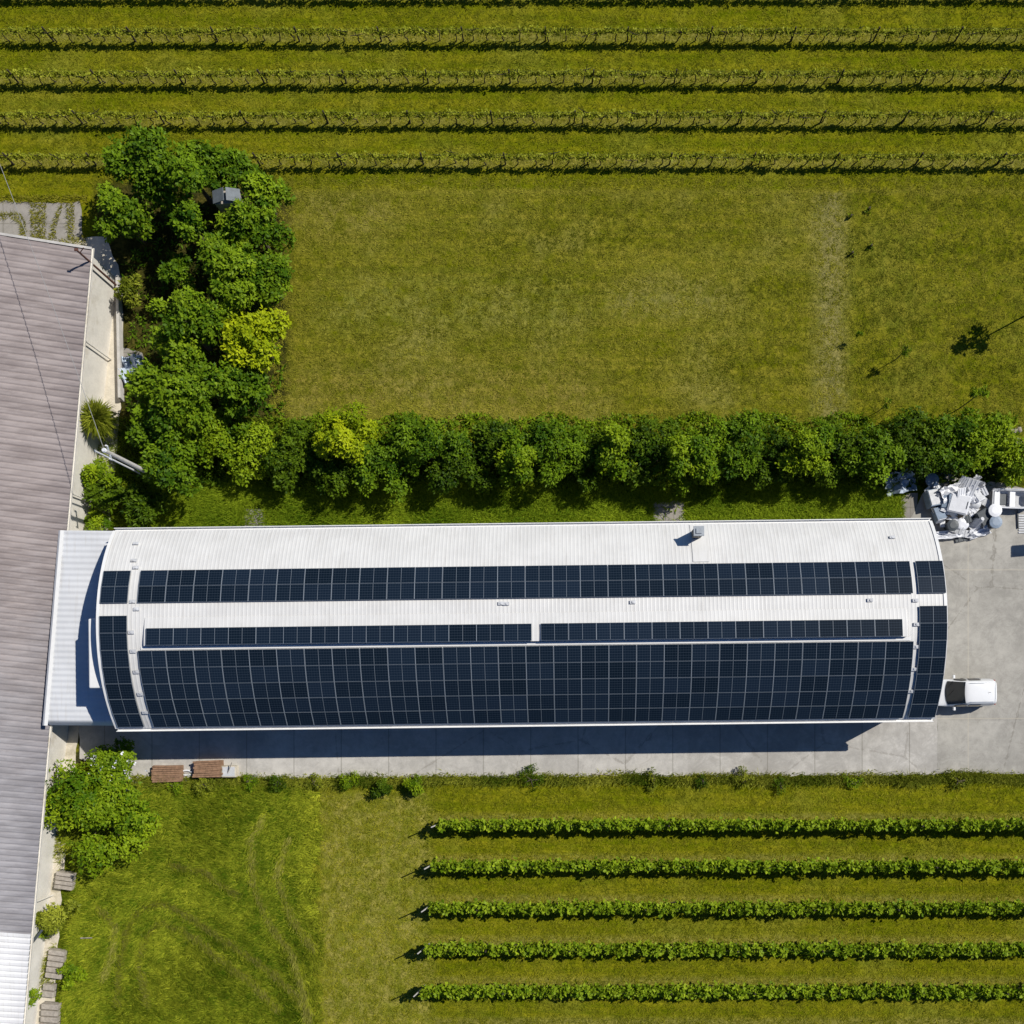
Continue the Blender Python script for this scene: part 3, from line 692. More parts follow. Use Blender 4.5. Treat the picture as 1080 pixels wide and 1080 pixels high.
# spiky plant
c = P(100, 440, 2.4); sp = empty('spiky_shrub', (c.x, c.y, 0), 'round spiky leaved plant against the shed wall', 'plant')
g = np.random.default_rng(5); nn = 1500
d = unit(g.normal(size=(nn, 3)) + np.array([0, 0, .8])); d[:, 2] = np.abs(d[:, 2]); st = np.array([0, 0, 1.9]) + unit(d + g.normal(0, .4, (nn, 3))) * g.uniform(.1, .55, (nn, 1))
L = g.uniform(.35, 1.1, nn)
np_mesh('crown', leaf_quads(st, d, unit(d + np.array([0, 0, 1.5])), L, L * .07, .1, .35), 4, L_palm, g.random(nn), sp)
m = MB(); m.tube([(0, 0, 0), (0, 0, 2.2)], [.16, .12], 8); m.build('trunk', M['bark'], sp)

# hedge trees between the lawn and the warehouse
HG = [
 (222, 468, 2.6, 1.9, 2, 'low light green bush at the left start of the hedge'),
 (268, 476, 2.8, 1.8, 2, 'light green hedge bush, second from the left'),
 (308, 480, 3.8, 1.8, 0, 'dark hedge tree left of the yellow topped one'),
 (366, 466, 4.6, 1.8, 3, 'yellow topped hedge tree'),
 (352, 500, 3.6, 1.8, 0, 'dark bush in the shade below the yellow topped tree'),
 (402, 492, 3.6, 1.7, 1, 'hedge bush right below the yellow topped tree'),
 (450, 474, 4.3, 2.2, 1, 'large rounded hedge tree right of the yellow topped one'),
 (478, 492, 4.0, 1.6, 0, 'dark hedge tree above the second fifth of the warehouse roof'),
 (516, 478, 4.0, 1.8, 0, 'dark hedge tree left of the bright one at mid hedge'),
 (546, 486, 4.0, 1.4, 2, 'bright leaning hedge tree near the middle of the hedge'),
 (584, 474, 4.0, 2.0, 1, 'mid green hedge tree right of the bright leaning one'),
 (622, 486, 3.8, 1.6, 0, 'dark hedge tree left of the tall pale one'),
 (650, 476, 4.2, 1.5, 2, 'pale green hedge tree with an upright crown'),
 (690, 476, 4.0, 2.0, 0, 'dark hedge tree above the paved gap'),
 (728, 480, 4.2, 1.9, 2, 'bright hedge tree above the chimney'),
 (772, 476, 4.2, 2.2, 1, 'full mid green hedge tree right of the chimney'),
 (812, 480, 4.0, 1.7, 0, 'dark hedge tree right of the full mid green one'),
 (850, 474, 4.2, 1.7, 2, 'light crowned hedge tree over the right third'),
 (888, 476, 4.2, 1.9, 0, 'dark hedge tree right of the light crowned one'),
 (926, 480, 4.0, 1.9, 1, 'hedge tree above the upper right corner of the warehouse'),
 (962, 474, 4.2, 2.0, 0, 'dark hedge tree above the pale blue tarp'),
 (1000, 468, 3.6, 1.6, 1, 'hedge tree directly above the scrap pile'),
 (1032, 466, 3.0, 2.0, 2, 'bright low hedge bush near the right end'),
 (1064, 482, 2.0, 1.5, 2, 'low bright bush at the right end of the hedge, above the boat'),
]
HM = [L_hedge, L_tree, L_hedge2, L_yel]
for i, (px, py, h, r, k, lb) in enumerate(HG):
    h *= (.82, 1.0, 1.10, 1.05)[k]
    rt = tree('hedge_tree', px, py, h, r, HM[k], lb, 'tree', 500 + i, 'trees of the hedge north of the warehouse', leaf=.22, low=.12, dens=.85, ry=r * 1.03, lumps=13, W=.5, nl=5)
# low undergrowth filling the hedge foot
def scatter_leaves(name, xs, ys, zs, leaf, mat, g, nl=5, W=.35, upb=1.2):
    pos = np.stack([xs, ys, zs], 1); ax = unit(g.normal(size=pos.shape) * .6 + np.array([0, 0, upb]))
    v = rosettes(pos, ax, nl, leaf, W, g); t = np.repeat(.45 + .2 * g.normal(size=len(pos)), nl) + .12 * g.normal(size=len(pos) * nl)
    return tag(np_mesh(name, v, 4, mat, t), kind='stuff')
g = np.random.default_rng(21); nn = 2600
xs = PX(g.uniform(205, 1075, nn)); yb = PY(g.uniform(462, 512, nn))
scatter_leaves('undergrowth', xs, yb, g.uniform(.05, .8, nn) * g.random(nn), .32, L_hedge, g)
nn = 3600
xs = PX(g.uniform(300, 1070, nn)); yb = PY(g.uniform(440, 468, nn) + 4 * np.sin(xs * 1.3))
scatter_leaves('undergrowth', xs, yb, g.uniform(.03, .6, nn) * g.random(nn), .24, L_hedge2, g)
nn = 700
xs = PX(g.uniform(135, 300, nn)); yb = PY(g.uniform(215, 470, nn))
scatter_leaves('undergrowth', xs, yb, g.uniform(.05, .6, nn) * g.random(nn), .34, L_tree, g)

# saplings on the lawn
def sapling(px, py, h, r, label, seed, mat=L_tree, dens=.7, leaf=.28, slim=.03):
    b0 = P(px, py); root = empty('sapling', b0, label, 'sapling', 'saplings on the lawn')
    g = np.random.default_rng(seed)
    m = MB(); m.tube([(0, 0, 0), (.03, .02, h * .5), (0, 0, h * .95)], [slim, slim * .8, slim * .3], 6)
    pos = []; 
    for k in range(int(9 * dens) + 3):
        z = h * g.uniform(.55, .95); a = g.uniform(0, 6.28); ln = r * g.uniform(.6, 1.1) * (1.25 - z / h * .5)
        tip = Vector((math.cos(a) * ln, math.sin(a) * ln, z + ln * .55)); m.tube([(0, 0, z), tip * .5 + Vector((0, 0, z * .5 - tip.z * .0)), tip], [slim * .5, slim * .35, slim * .2], 4)
        for q in range(10): pos.append(Vector((0, 0, z)).lerp(tip, g.uniform(.35, 1.05)) + Vector(g.normal(0, r * .12, 3)))
    m.build('trunk', M['bark'], root)
    pos = np.array(pos); v = rosettes(pos, unit(g.normal(size=pos.shape) + np.array([0, 0, .6])), 6, leaf, .5, g)
    np_mesh('crown', v, 4, mat, g.random(len(v) // 4), root)
sapling(1083, 332, 5.2, 1.05, 'tall slender tree just past the right edge of the lawn', 1, dens=1.0, leaf=.26, slim=.06)
sapling(944, 380, 2.6, .35, 'thin bare sapling on the lawn with a small shadow', 2, dens=.5, leaf=.10)
sapling(926, 434, 2.3, .35, 'short sapling just above the hedge', 3, L_hedge2, dens=.4, leaf=.11)
sapling(1010, 432, 4.0, .5, 'leaning looking sapling above the right end of the hedge', 4, L_hedge2, dens=.7, leaf=.17, slim=.04)
sapling(902, 358, 1.2, .2, 'smallest sapling, a twig beside the pale lawn strip', 6, dens=.3, leaf=.10, slim=.015)
for i, (px, py) in enumerate(((897, 229), (916, 221), (898, 268), (918, 260))):
    tree('weed_tuft', px, py, .22, .22, L_hedge2 if i != 2 else L_palm, ('weed tuft on the lawn, lower left of the upper pair', 'weed tuft under the lawn edge, upper right one', 'pale weed tuft on the lawn, left of the lower pair', 'small weed tuft on the lawn, right of the lower pair')[i], 'weed', 700 + i, 'weed tufts on the lawn', leaf=.14, low=.05, dens=.35, lumps=5)

# ------------------------------------------------------------------ vine rows
postN = None
def vine_row(y_px, x0_px, x1_px, label, group, north, seed):
    """y_px: the row's foot in the picture"""
    g = np.random.default_rng(seed); x0, x1 = PX(x0_px), PX(x1_px); Y = PY(y_px); Lr = x1 - x0
    root = empty('vine_row', (x0, Y, 0), label, 'vine row', group)
    if north:
        n_ = int(Lr * 46); xs = g.uniform(0, Lr, n_); cl = np.sin(xs * 5.1 + g.uniform(0, 6)) * .5 + np.sin(xs * 1.7 + g.uniform(0, 6)) * .5
        keep = g.random(n_) < .85 + .35 * cl; xs = xs[keep]; n_ = len(xs)
        zs = .80 + .26 * g.random(n_) ** 1.2 + .09 * np.sin(xs * 2.3); ys = g.normal(0, .09, n_); leaf = .14; mat = L_vineN
    else:
        n_ = int(Lr * 84); xs = g.uniform(0, Lr, n_); hh = 1.75 + .18 * np.sin(xs * 3.1 + seed) + .14 * np.sin(xs * 7.7) + .1 * g.normal(size=n_)
        t = g.random(n_) ** .75; zs = .62 + (hh - .62) * t; ys = g.normal(0, .135, n_) * (1.1 - .3 * t); leaf = .22; mat = L_vine
    pos = np.stack([xs, ys, zs], 1); ax = unit(g.normal(size=pos.shape) * .75 + np.stack([0 * xs, ys * 1.5, .5 + 0 * xs], 1) + .6 * np.array(sun_dir))
    v = rosettes(pos, ax, 5, leaf, .72, g); t = np.repeat(.45 + .2 * g.normal(size=n_), 5) + .15 * g.normal(size=n_ * 5)
    np_mesh('foliage', v, 4, mat, t, root)
    # trunk of each vine: copies of one mesh
    th = .85 if north else .8; m = MB(); rt = .034 if north else .04
    m.tube([(0, 0, -.02), (.05, .03, th * .35), (-.02, -.02, th * .7), (.06, 0, th)], [rt * 1.2, rt, rt * .95, rt * .8], 6)
    m.tube([(.05, 0, th * .97), (.45, .02, th + .08)], [rt * .8, rt * .4], 5); m.tube([(.05, 0, th * .97), (-.38, .0, th + .05)], [rt * .8, rt * .4], 5)
    if north: m.tube([(.06, 0, th), (.14, .03, th + .32)], [rt * .7, rt * .3], 5)
    t0 = m.build('trunk', M['vinewood'], root); k = 0; x = .55
    while x < Lr - .3:
        t_ = t0 if k == 0 else t0.copy()
        if k: COL.objects.link(t_)
        t_.location = (x + g.normal(0, .08), g.normal(0, .04), 0); t_.rotation_euler = (g.normal(0, .10), g.normal(0, .14), g.choice([0, 3.14]) + g.normal(0, .25)); t_.scale = (1, 1, g.uniform(.9, 1.2))
        k += 1; x += 1.05 if north else 1.1
    ph = 1.35 if north else 1.9
    m = MB(); m.box((0, 0, ph / 2), (.08, .08, ph)); p0 = m.build('post', M['vinewood'], root)
    x = g.uniform(2, 5.4); k = 0
    while x < Lr:
        p_ = p0 if k == 0 else p0.copy()
        if k: COL.objects.link(p_)
        p_.location = (x, 0, 0); p_.rotation_euler = (0, g.normal(0, .02), 0); k += 1; x += 5.4
    for xe, sg in ((0, -1), (Lr, 1)):
        m = MB(); m.tube([(xe - sg * .05, 0, 0), (xe + sg * .35, 0, 2.3 if not north else 1.4)], [.055, .042], 8); m.build('end_post', M['conc'], root)
    for z in ((.85, 1.2) if north else (.8, 1.25, 1.7)):
        m = MB(); m.tube([(0, 0, z), (Lr * .5, 0, z - .02), (Lr, 0, z)], .004, 4, cap=False); m.build('wire', M['vinewire'], root)
for i, (y, lb) in enumerate(((-3, 'vine row cut by the upper edge of the photo'), (43.5, 'second vine row from the top, above the clump of trees'), (87.5, 'third vine row from the top, middle of the northern vineyard'),
                             (130, 'fourth vine row from the top, brushed by the tree tops'), (173.5, 'lowest vine row of the northern vineyard, along the lawn'))):
    vine_row(y, -150, 1240, lb, 'vine rows of the northern vineyard', True, 40 + i)
for i, (y, x0, lb) in enumerate(((867, 466, 'uppermost vine row of the southern vineyard, nearest the concrete apron'), (909.5, 459, 'second vine row of the southern vineyard'), (953, 456, 'middle vine row of the southern vineyard'),
                                 (995.5, 452, 'fourth vine row of the southern vineyard'), (1039, 448, 'lowest vine row of the southern vineyard'))):
    vine_row(y, x0, 1240, lb, 'vine rows of the southern vineyard', False, 60 + i)

# ------------------------------------------------------------------ grass (nobody could count it)
def blades(name, xs, ys, L, W, lean, mat, g, tint, head=None):
    n_ = len(xs); ph = g.uniform(0, 2 * math.pi, n_) if head is None else head
    el = np.clip(lean + g.normal(0, .25, n_), .08, 1.5)
    d = np.stack([np.cos(ph) * np.cos(el), np.sin(ph) * np.cos(el), np.sin(el)], 1)
    side = np.stack([-np.sin(ph), np.cos(ph), 0 * ph], 1); p = np.stack([xs, ys, np.zeros(n_)], 1)
    v = np.stack([p - side * (W / 2)[:, None], p + side * (W / 2)[:, None], p + d * L[:, None]], 1)
    return tag(np_mesh(name, v.reshape(-1, 3), 3, mat, tint), kind='stuff')
def field(x, y, s, seed):   # cheap smooth noise
    q = np.random.default_rng(seed); r = 0
    for k in range(6):
        a = q.uniform(0, 6.28); f = s * q.uniform(.5, 1.6); r = r + np.sin((x * math.cos(a) + y * math.sin(a)) * f + q.uniform(0, 6.28))
    return r / 6 ** .5
def tufts(x, y, k, spread):     # k blades from each root
    n_ = len(x); return np.repeat(x, k) + g.normal(0, spread, n_ * k), np.repeat(y, k) + g.normal(0, spread, n_ * k), lambda a: np.repeat(a, k)
def rows_near(y):               # 1 at the foot of a vine row
    r = np.zeros_like(y)
    for py in (43.5, 87.5, 130, 173.5, 867, 909.5, 953, 995.5, 1039): r = np.maximum(r, np.exp(-((y - PY(py) - .25) / .38) ** 2))
    return r
g = np.random.default_rng(90)
def rect_pts(x0, x1, y0, y1, n_): return PX(g.uniform(x0, x1, n_)), PY(g.uniform(y0, y1, n_))
x, y = rect_pts(285, 1150, 188, 462, 16000); tt = .40 + .08 * field(x, y, .45, 1) + .13 * field(x * .05, y, 2.6, 2) + .05 * field(x, y, 1.8, 52)
for (ax_, bx_, ay_, by_, s_) in ((640, 760, 303, 330, .30), (300, 640, 395, 450, .20), (295, 420, 207, 245, .18), (864, 890, 205, 450, .30), (285, 300, 220, 450, .25), (480, 620, 205, 225, .12), (1000, 1080, 225, 330, .12), (893, 1150, 203, 450, -.12)):
    tt = tt + s_ / (1 + np.exp(-(x - PX(ax_)) * 1.8)) / (1 + np.exp((x - PX(bx_)) * 1.8)) / (1 + np.exp((y - PY(ay_)) * 2.2)) / (1 + np.exp(-(y - PY(by_)) * 2.2))
tt = tt + .3 * np.exp(-((y - PY(201.5)) / .18) ** 2)
tt = tt + .15 * g.normal(size=len(x)); hh = g.uniform(0, 6.28, len(x))
x, y, q = tufts(x, y, 10, .10)
blades('lawn_grass', x, y, g.uniform(.08, .23, len(x)), g.uniform(.02, .055, len(x)), .45, G_lawn, g, q(tt) + .13 * g.normal(size=len(x)), q(hh) + g.normal(0, .8, len(x)))
x, y = rect_pts(-40, 1150, -40, 200, 15000)
ok = ~((x < PX(90)) & (y < PY(208))); x, y = x[ok], y[ok]
tt = .36 + .10 * field(x * .2, y, 1.5, 3) + .08 * field(x, y, 2, 4) + .30 * rows_near(y) + .13 * g.normal(size=len(x)); hh = g.uniform(0, 6.28, len(x))
x, y, q = tufts(x, y, 9, .11)
blades('lane_grass', x, y, g.uniform(.08, .24, len(x)), g.uniform(.02, .055, len(x)), .5, G_vine, g, q(tt) + .13 * g.normal(size=len(x)), q(hh) + g.normal(0, .8, len(x)))
x, y = rect_pts(330, 1150, 826, 1130, 15000)
tt = .36 + .10 * field(x * .2, y, 1.5, 5) + .08 * field(x, y, 2, 6) + .25 * rows_near(y) * (x > PX(455)) + .18 * (x < PX(445)) + .13 * g.normal(size=len(x)); hh = g.uniform(0, 6.28, len(x))
x, y, q = tufts(x, y, 9, .11)
blades('lane_grass', x, y, g.uniform(.08, .24, len(x)), g.uniform(.02, .055, len(x)), .5, G_vine, g, q(tt) + .13 * g.normal(size=len(x)), q(hh) + g.normal(0, .8, len(x)))
x, y = rect_pts(62, 338, 826, 1120, 11500)
ok = x > np.where(y > PY(900), PX(66), PX(82) - (PY(900) - y) * .10); x, y = x[ok], y[ok]
ok = x < PX(333) + .55 * field(x * .3, y, 1.6, 44) + .5 * g.normal(size=len(x)); x, y = x[ok], y[ok]
# the long grass lies in swirls left by the mower
cx, cy = PX(110), PY(1090); rad = np.hypot(x - cx, y - cy); ang = np.arctan2(y - cy, x - cx)
hd = ang + 1.57 + .9 * field(x, y, .6, 9) + g.normal(0, .9, len(x))
sw = np.sin(rad * 5.0 + 1.0 * field(x, y, .5, 11)) * (np.abs(rad - 9) < 5) * np.clip(field(x, y, .5, 31) + .4, 0, 1)
tt = .42 + .03 * sw + .05 * field(x, y, .5, 13) + .07 * field(x, y, 1.7, 61) + .20 * g.normal(size=len(x)) + .35 * (field(x, y, .9, 46) > 1.5)
def near_line(pts):
    d2 = np.full(len(x), 9.0); hd_ = np.zeros(len(x)); pw = [(PX(px_ / 3.176), PY(780 + py_ / 3.176)) for px_, py_ in pts]
    for (ax_, ay_), (bx_, by_) in zip(pw, pw[1:]):
        t_ = np.clip(((x - ax_) * (bx_ - ax_) + (y - ay_) * (by_ - ay_)) / ((bx_ - ax_) ** 2 + (by_ - ay_) ** 2), 0, 1)
        d_ = np.hypot(x - ax_ - t_ * (bx_ - ax_), y - ay_ - t_ * (by_ - ay_)); m_ = d_ < d2; d2[m_] = d_[m_]; hd_[m_] = math.atan2(by_ - ay_, bx_ - ax_)
    return d2, hd_
flat = np.zeros(len(x))
TRK = ([(400, 900), (405, 760), (430, 640), (475, 565), (545, 545), (620, 580), (700, 635), (800, 700), (900, 770), (990, 850), (1040, 930)], [(500, 900), (470, 760), (490, 660), (545, 610), (620, 640), (720, 720), (830, 800), (930, 900)],
           [(890, 250), (845, 340), (850, 480), (900, 610), (980, 720), (1015, 840), (1030, 940)], [(970, 330), (930, 460), (980, 600), (1050, 700)], [(330, 560), (390, 620), (380, 720), (350, 800)], [(560, 420), (680, 440), (800, 520)])
for ln in TRK:
    d2, hd_ = near_line(ln); on = np.exp(-(d2 / .22) ** 2); off = np.exp(-((d2 - .55) / .22) ** 2); tt = tt + .42 * on - .16 * off; hd = np.where(on > .4, hd_, hd); flat = np.maximum(flat, on)
tt = tt + .25 * np.exp(-((x - PX(330)) / .9) ** 2)
x, y, q = tufts(x, y, 13, .13)
blades('meadow_grass', x, y, g.uniform(.25, .60, len(x)) * (1 + .2 * q(sw)), g.uniform(.03, .07, len(x)), .50 - .3 * q(flat), G_mead, g, q(tt) + .14 * g.normal(size=len(x)), q(hd) + g.normal(0, .45, len(x)))
tx, ty, th = [], [], []
for ln in TRK:
    pw = [(PX(a_ / 3.176), PY(780 + b_ / 3.176)) for a_, b_ in ln]
    for (ax_, ay_), (bx_, by_) in zip(pw, pw[1:]):
        n_ = int(math.hypot(bx_ - ax_, by_ - ay_) * 190); t_ = g.random(n_); a_ = math.atan2(by_ - ay_, bx_ - ax_)
        keep = g.random(n_) < .75 + .35 * np.sin(t_ * 9 + ax_)
        tx.append((ax_ + (bx_ - ax_) * t_ + g.normal(0, .13, n_))[keep]); ty.append((ay_ + (by_ - ay_) * t_ + g.normal(0, .13, n_))[keep]); th.append((a_ + g.normal(0, .35, n_))[keep])
tx, ty, th = np.concatenate(tx), np.concatenate(ty), np.concatenate(th)
blades('flattened_grass', tx, ty, g.uniform(.25, .55, len(tx)), g.uniform(.03, .06, len(tx)), .75, G_flat, g, .5 + .25 * g.normal(size=len(tx)), th)
x, y = rect_pts(160, 952, 506, 556, 70000)
ok = ~(((x > PX(688)) & (x < PX(722)) | (x > PX(257)) & (x < PX(279))) & (y < PY(529 + 0)) & (g.random(len(x)) < .96)); x, y = x[ok], y[ok]
blades('hedge_grass', x, y, g.uniform(.22, .60, len(x)) * (1 + .35 * field(x, y, 1.2, 51)), g.uniform(.035, .08, len(x)), .55, G_hedge, g, .48 + .2 * field(x, y, 1.1, 14) + .2 * g.normal(size=len(x)))
x, y = rect_pts(80, 300, 440, 556, 22000)
blades('hedge_grass', x, y, g.uniform(.2, .45, len(x)), g.uniform(.025, .055, len(x)), 1.0, G_hedge, g, .40 + .2 * field(x, y, 1.1, 15) + .2 * g.normal(size=len(x)))
# weeds along the edge of the apron, between slabs and on the shed path
x = PX(g.uniform(140, 1150, 26000)); y = PY(824 + g.normal(0, 2.8, len(x)) + 1.5 * field(x, x * 0, .9, 16) - (x - PX(140)) * .06)
blades('weeds', x, y, g.uniform(.15, .50, len(x)) * (1 + .5 * np.maximum(0, field(x, y, 1.3, 17))), g.uniform(.03, .07, len(x)), 1.0, G_weed, g, .46 + .28 * field(x, y, 1.0, 18) + .2 * g.normal(size=len(x)))
x, y = rect_pts(-60, 92, 206, 262, 9000)
ok = (np.abs(field(x, y, 1.2, 19)) < .28) | (np.abs(x - PX(41)) < .5) | (y > PY(214)) | (y < PY(252)) | (np.abs(x - PX(75)) < .25); x, y = x[ok], y[ok]
blades('weeds', x, y, g.uniform(.12, .35, len(x)), g.uniform(.03, .06, len(x)), .9, G_lawn, g, .5 + .25 * g.normal(size=len(x)))
x = g.uniform(0, 1, 9000); yy = g.uniform(880, 1120, 9000); xe = 26 - (yy - 1000) * .06 + 34 * g.random(9000)
ok = field(PX(xe), PY(yy), 1.0, 20) > .25
blades('weeds', PX(xe[ok]) , PY(yy[ok]), g.uniform(.2, .5, ok.sum()), g.uniform(.03, .06, ok.sum()), 1.0, G_weed, g, .5 + .25 * g.normal(size=ok.sum()))

# ------------------------------------------------------------------ white van in front of the warehouse door
def make_van(loc):
    root = empty('van', loc, 'small white van parked with its bonnet under the warehouse roof edge', 'van', rz=PHI)
    # stations from nose (s=0) to tail, x grows towards the tail
    st = [(0.00, .62, .60, .40, .62, .66), (0.06, .74, .72, .28, .70, .76), (0.25, .84, .80, .24, .78, .90), (1.05, .89, .82, .22, .92, 1.06), (1.22, .90, .78, .22, .98, 1.13),
          (1.65, .905, .74, .22, 1.02, 1.48), (2.06, .905, .71, .22, 1.04, 1.77), (2.4, .91, .73, .22, 1.05, 1.83), (3.2, .91, .735, .22, 1.05, 1.84), (3.95, .90, .72, .24, 1.05, 1.80), (4.12, .88, .69, .28, 1.04, 1.74), (4.20, .84, .60, .42, 1.0, 1.55)]
    def ring(s, wb, wr, zb, zm, zt):
        h = [(0, zb), (wb * .85, zb), (wb * .98, zb + .10), (wb, (zb + zm) / 2), (wb * .985, zm), (wr + (wb - wr) * .45, zm + (zt - zm) * .55), (wr, zt - .10 * (zt - zm) - .03), (wr * .9, zt - .015), (wr * .5, zt + .012), (0, zt + .018)]
        return [(s, y, z) for y, z in h] + [(s, -y, z) for y, z in h[-2:0:-1]]
    rows = [ring(*a) for a in st]; m = MB(); k = len(rows[0])
    m.grid([r + [r[0]] for r in rows]); m.add(rows[0], [tuple(range(k))]); m.add(rows[-1], [tuple(range(k - 1, -1, -1))])
    o = m.build('body', M['carpaint'], root)
    bm = bmesh.new(); bm.from_mesh(o.data); bmesh.ops.remove_doubles(bm, verts=bm.verts, dist=.0005); bmesh.ops.recalc_face_normals(bm, faces=bm.faces); bm.to_mesh(o.data); bm.free()
    o.data.polygons.foreach_set('use_smooth', [True] * len(o.data.polygons))
    sub = o.modifiers.new('s', 'SUBSURF'); sub.levels = 1; sub.render_levels = 2
    def top(s):
        for a, b_ in zip(st, st[1:]):
            if a[0] <= s <= b_[0]:
                t = (s - a[0]) / (b_[0] - a[0]); return a[5] + (b_[5] - a[5]) * t, a[2] + (b_[2] - a[2]) * t
        return st[-1][5], st[-1][2]
    m = MB(); rws = []
    for i in range(9):
        t = i / 8; r = []
        for j in range(11):
            q = -1 + 2 * j / 10; s = 1.06 + 1.0 * t + .16 * q * q * (1 - t * .5); z, wr = top(min(s, 2.08)); r.append((s - .02, q * (wr + .0 - .02), z + .045 - .05 * abs(q) ** 3))
        rws.append(r)
    m.grid(rws); m.build('windscreen', M['carglass'], root, smooth=True)
    m = MB()
    for y, a in ((-.25, .9), (.35, .9)): m.tube([(1.20, y, 1.20), (1.45, y + .42, 1.41)], .012, 5)
    m.build('wiper', M['black'], root)
    for sg in (-1, 1):
        def side(s0, s1, z0, z1):
            mm = MB(); r = []
            for s in np.linspace(s0, s1, 6):
                _, wr = top(s); zt, _ = top(s)
                r.append([(s, sg * (.905 + (wr - .905) * max(0, (z - 1.04)) / max(.2, (zt - 1.04)) + .025), z) for z in np.linspace(z0, min(z1, zt - .14), 4)])
            mm.grid(r); return mm
        side(1.6, 2.3, 1.10, 1.60).build('side_window', M['carglass'], root)
        side(2.45, 3.2, 1.10, 1.62).build('side_window', M['carglass'], root)
        m = MB(); m.box((1.62, sg * 1.03, 1.12), (.14, .24, .18)); m.build('mirror', M['carpaint'], root, bevel=.03)
        m = MB(); m.box((.14, sg * .60, .72), (.22, .30, .14), (0, -.5, -sg * .3)); m.build('headlight', M['lamp'], root, bevel=.03)
        m = MB(); m.box((4.19, sg * .74, 1.05), (.06, .14, .5)); m.build('tail_lamp', M['redlamp'], root, bevel=.015)
        m = MB(); m.box((2.2, sg * .925, .95), (.16, .02, .03)); m.build('door_handle', M['black'], root)
        for s in (.80, 3.42):
            m = MB(); m.tube([(s, sg * .74, .31), (s, sg * .92, .31)], [.31, .31], 20); wl = m.build('wheel', M['black'], root, bevel=.02)
            m = MB(); m.tube([(s, sg * .90, .31), (s, sg * .935, .31)], [.19, .17], 14); m.build('rim', M['metalroof'], wl)
    m = MB(); m.box((4.19, 0, 1.32), (.04, 1.05, .38), (0, -.25, 0)); m.build('rear_window', M['carglass'], root)
    m = MB(); m.box((4.22, 0, .42), (.10, 1.6, .18)); m.build('bumper', M['charcoal'], root, bevel=.03)
    m = MB()
    for y in (-.60, .60): m.tube([(2.35, y, 1.851), (3.2, y, 1.862), (3.9, y, 1.825)], .012, 5)
    m.tube([(4.0, -.66, 1.80), (4.0, 0, 1.815), (4.0, .66, 1.80)], .010, 5); m.build('roof_seam', M['metalroof'], root)
    m = MB(); m.box((3.6, 0, 1.90), (.02, .02, .16), (0, .6, 0)); m.build('aerial', M['black'], root)
    return root
q = P(1053, 731, 1.8)
make_van((q.x - 4.2, q.y, .024))

# ------------------------------------------------------------------ small open boat by the hedge
def make_boat(loc, rz):
    root = empty('boat', loc, 'small white open boat with benches at the right edge of the yard', 'boat', rz=rz)
    def half(t): return .62 * (1 - max(0, (t - .55) / .45) ** 2.2) * (.93 + .07 * min(1, t * 4)) 
    Lb = 3.3; rws = []; rin = []
    for i in range(15):
        t = i / 14; x = t * Lb; wd = max(.03, half(t)); sheer = .62 + .10 * t * t; keel = .10 + .38 * max(0, t - .7) ** 1.5
        rws.append([(x, -wd, sheer), (x, -wd * .92, keel + .22), (x, -wd * .55, keel + .03), (x, 0, keel), (x, wd * .55, keel + .03), (x, wd * .92, keel + .22), (x, wd, sheer)])
        wi = max(.01, wd - .09); rin.append([(x, -wd, sheer), (x, -wi, sheer + .01), (x, -wi * .9, keel + .26), (x, -wi * .5, keel + .10), (x, wi * .5, keel + .10), (x, wi * .9, keel + .26), (x, wi, sheer + .01), (x, wd, sheer)])
    m = MB(); m.grid(rws); m.grid(rin); a = rws[0]; m.add(a, [tuple(range(7))]); m.box((.03, 0, .42), (.06, .98, .42)); m.build('hull', M['offwhite'], root)
    for x, wd in ((.35, .92), (1.35, 1.02), (2.35, .72)):
        m = MB(); m.box((x, 0, .50), (.36, wd, .05)); m.build('bench', M['white'], root, bevel=.01)
    m = MB()
    for sg in (-1, 1): m.tube([(i / 14 * Lb, sg * max(.03, half(i / 14)), .64 + .10 * (i / 14) ** 2) for i in range(15)], .035, 6)
    m.build('rubbing_strake', M['white'], root, smooth=True)
    m = MB(); m.box((.85, 0, .27), (.5, .7, .12)); m.build('floor_mat', M['charcoal'], root)
    m = MB(); m.box((1.6, .0, .09), (.12, 1.2, .14)); m.box((.4, 0, .09), (.12, 1.2, .14)); m.build('cradle', M['greywood'], root)
q = P(1045, 526, .4); make_boat((q.x, q.y, .024), R_(-2))
q = P(1082, 552, .02); m = MB()
for k in range(8): m.box((0, k * .16 - .6, .03), (1.0, .10, .05))
o = m.build('pallet', M['offwhite']); o.location = (q.x, q.y, .024); tag(o, 'pale slatted platform on the yard below the boat', 'pallet')
q0 = P(1073, 538, .1); q1 = P(1074, 557, .1); m = MB(); m.tube([q0, q1], .05, 6); tag(m.build('bar', M['charcoal']), 'dark bar lying on the yard just below the boat', 'bar')

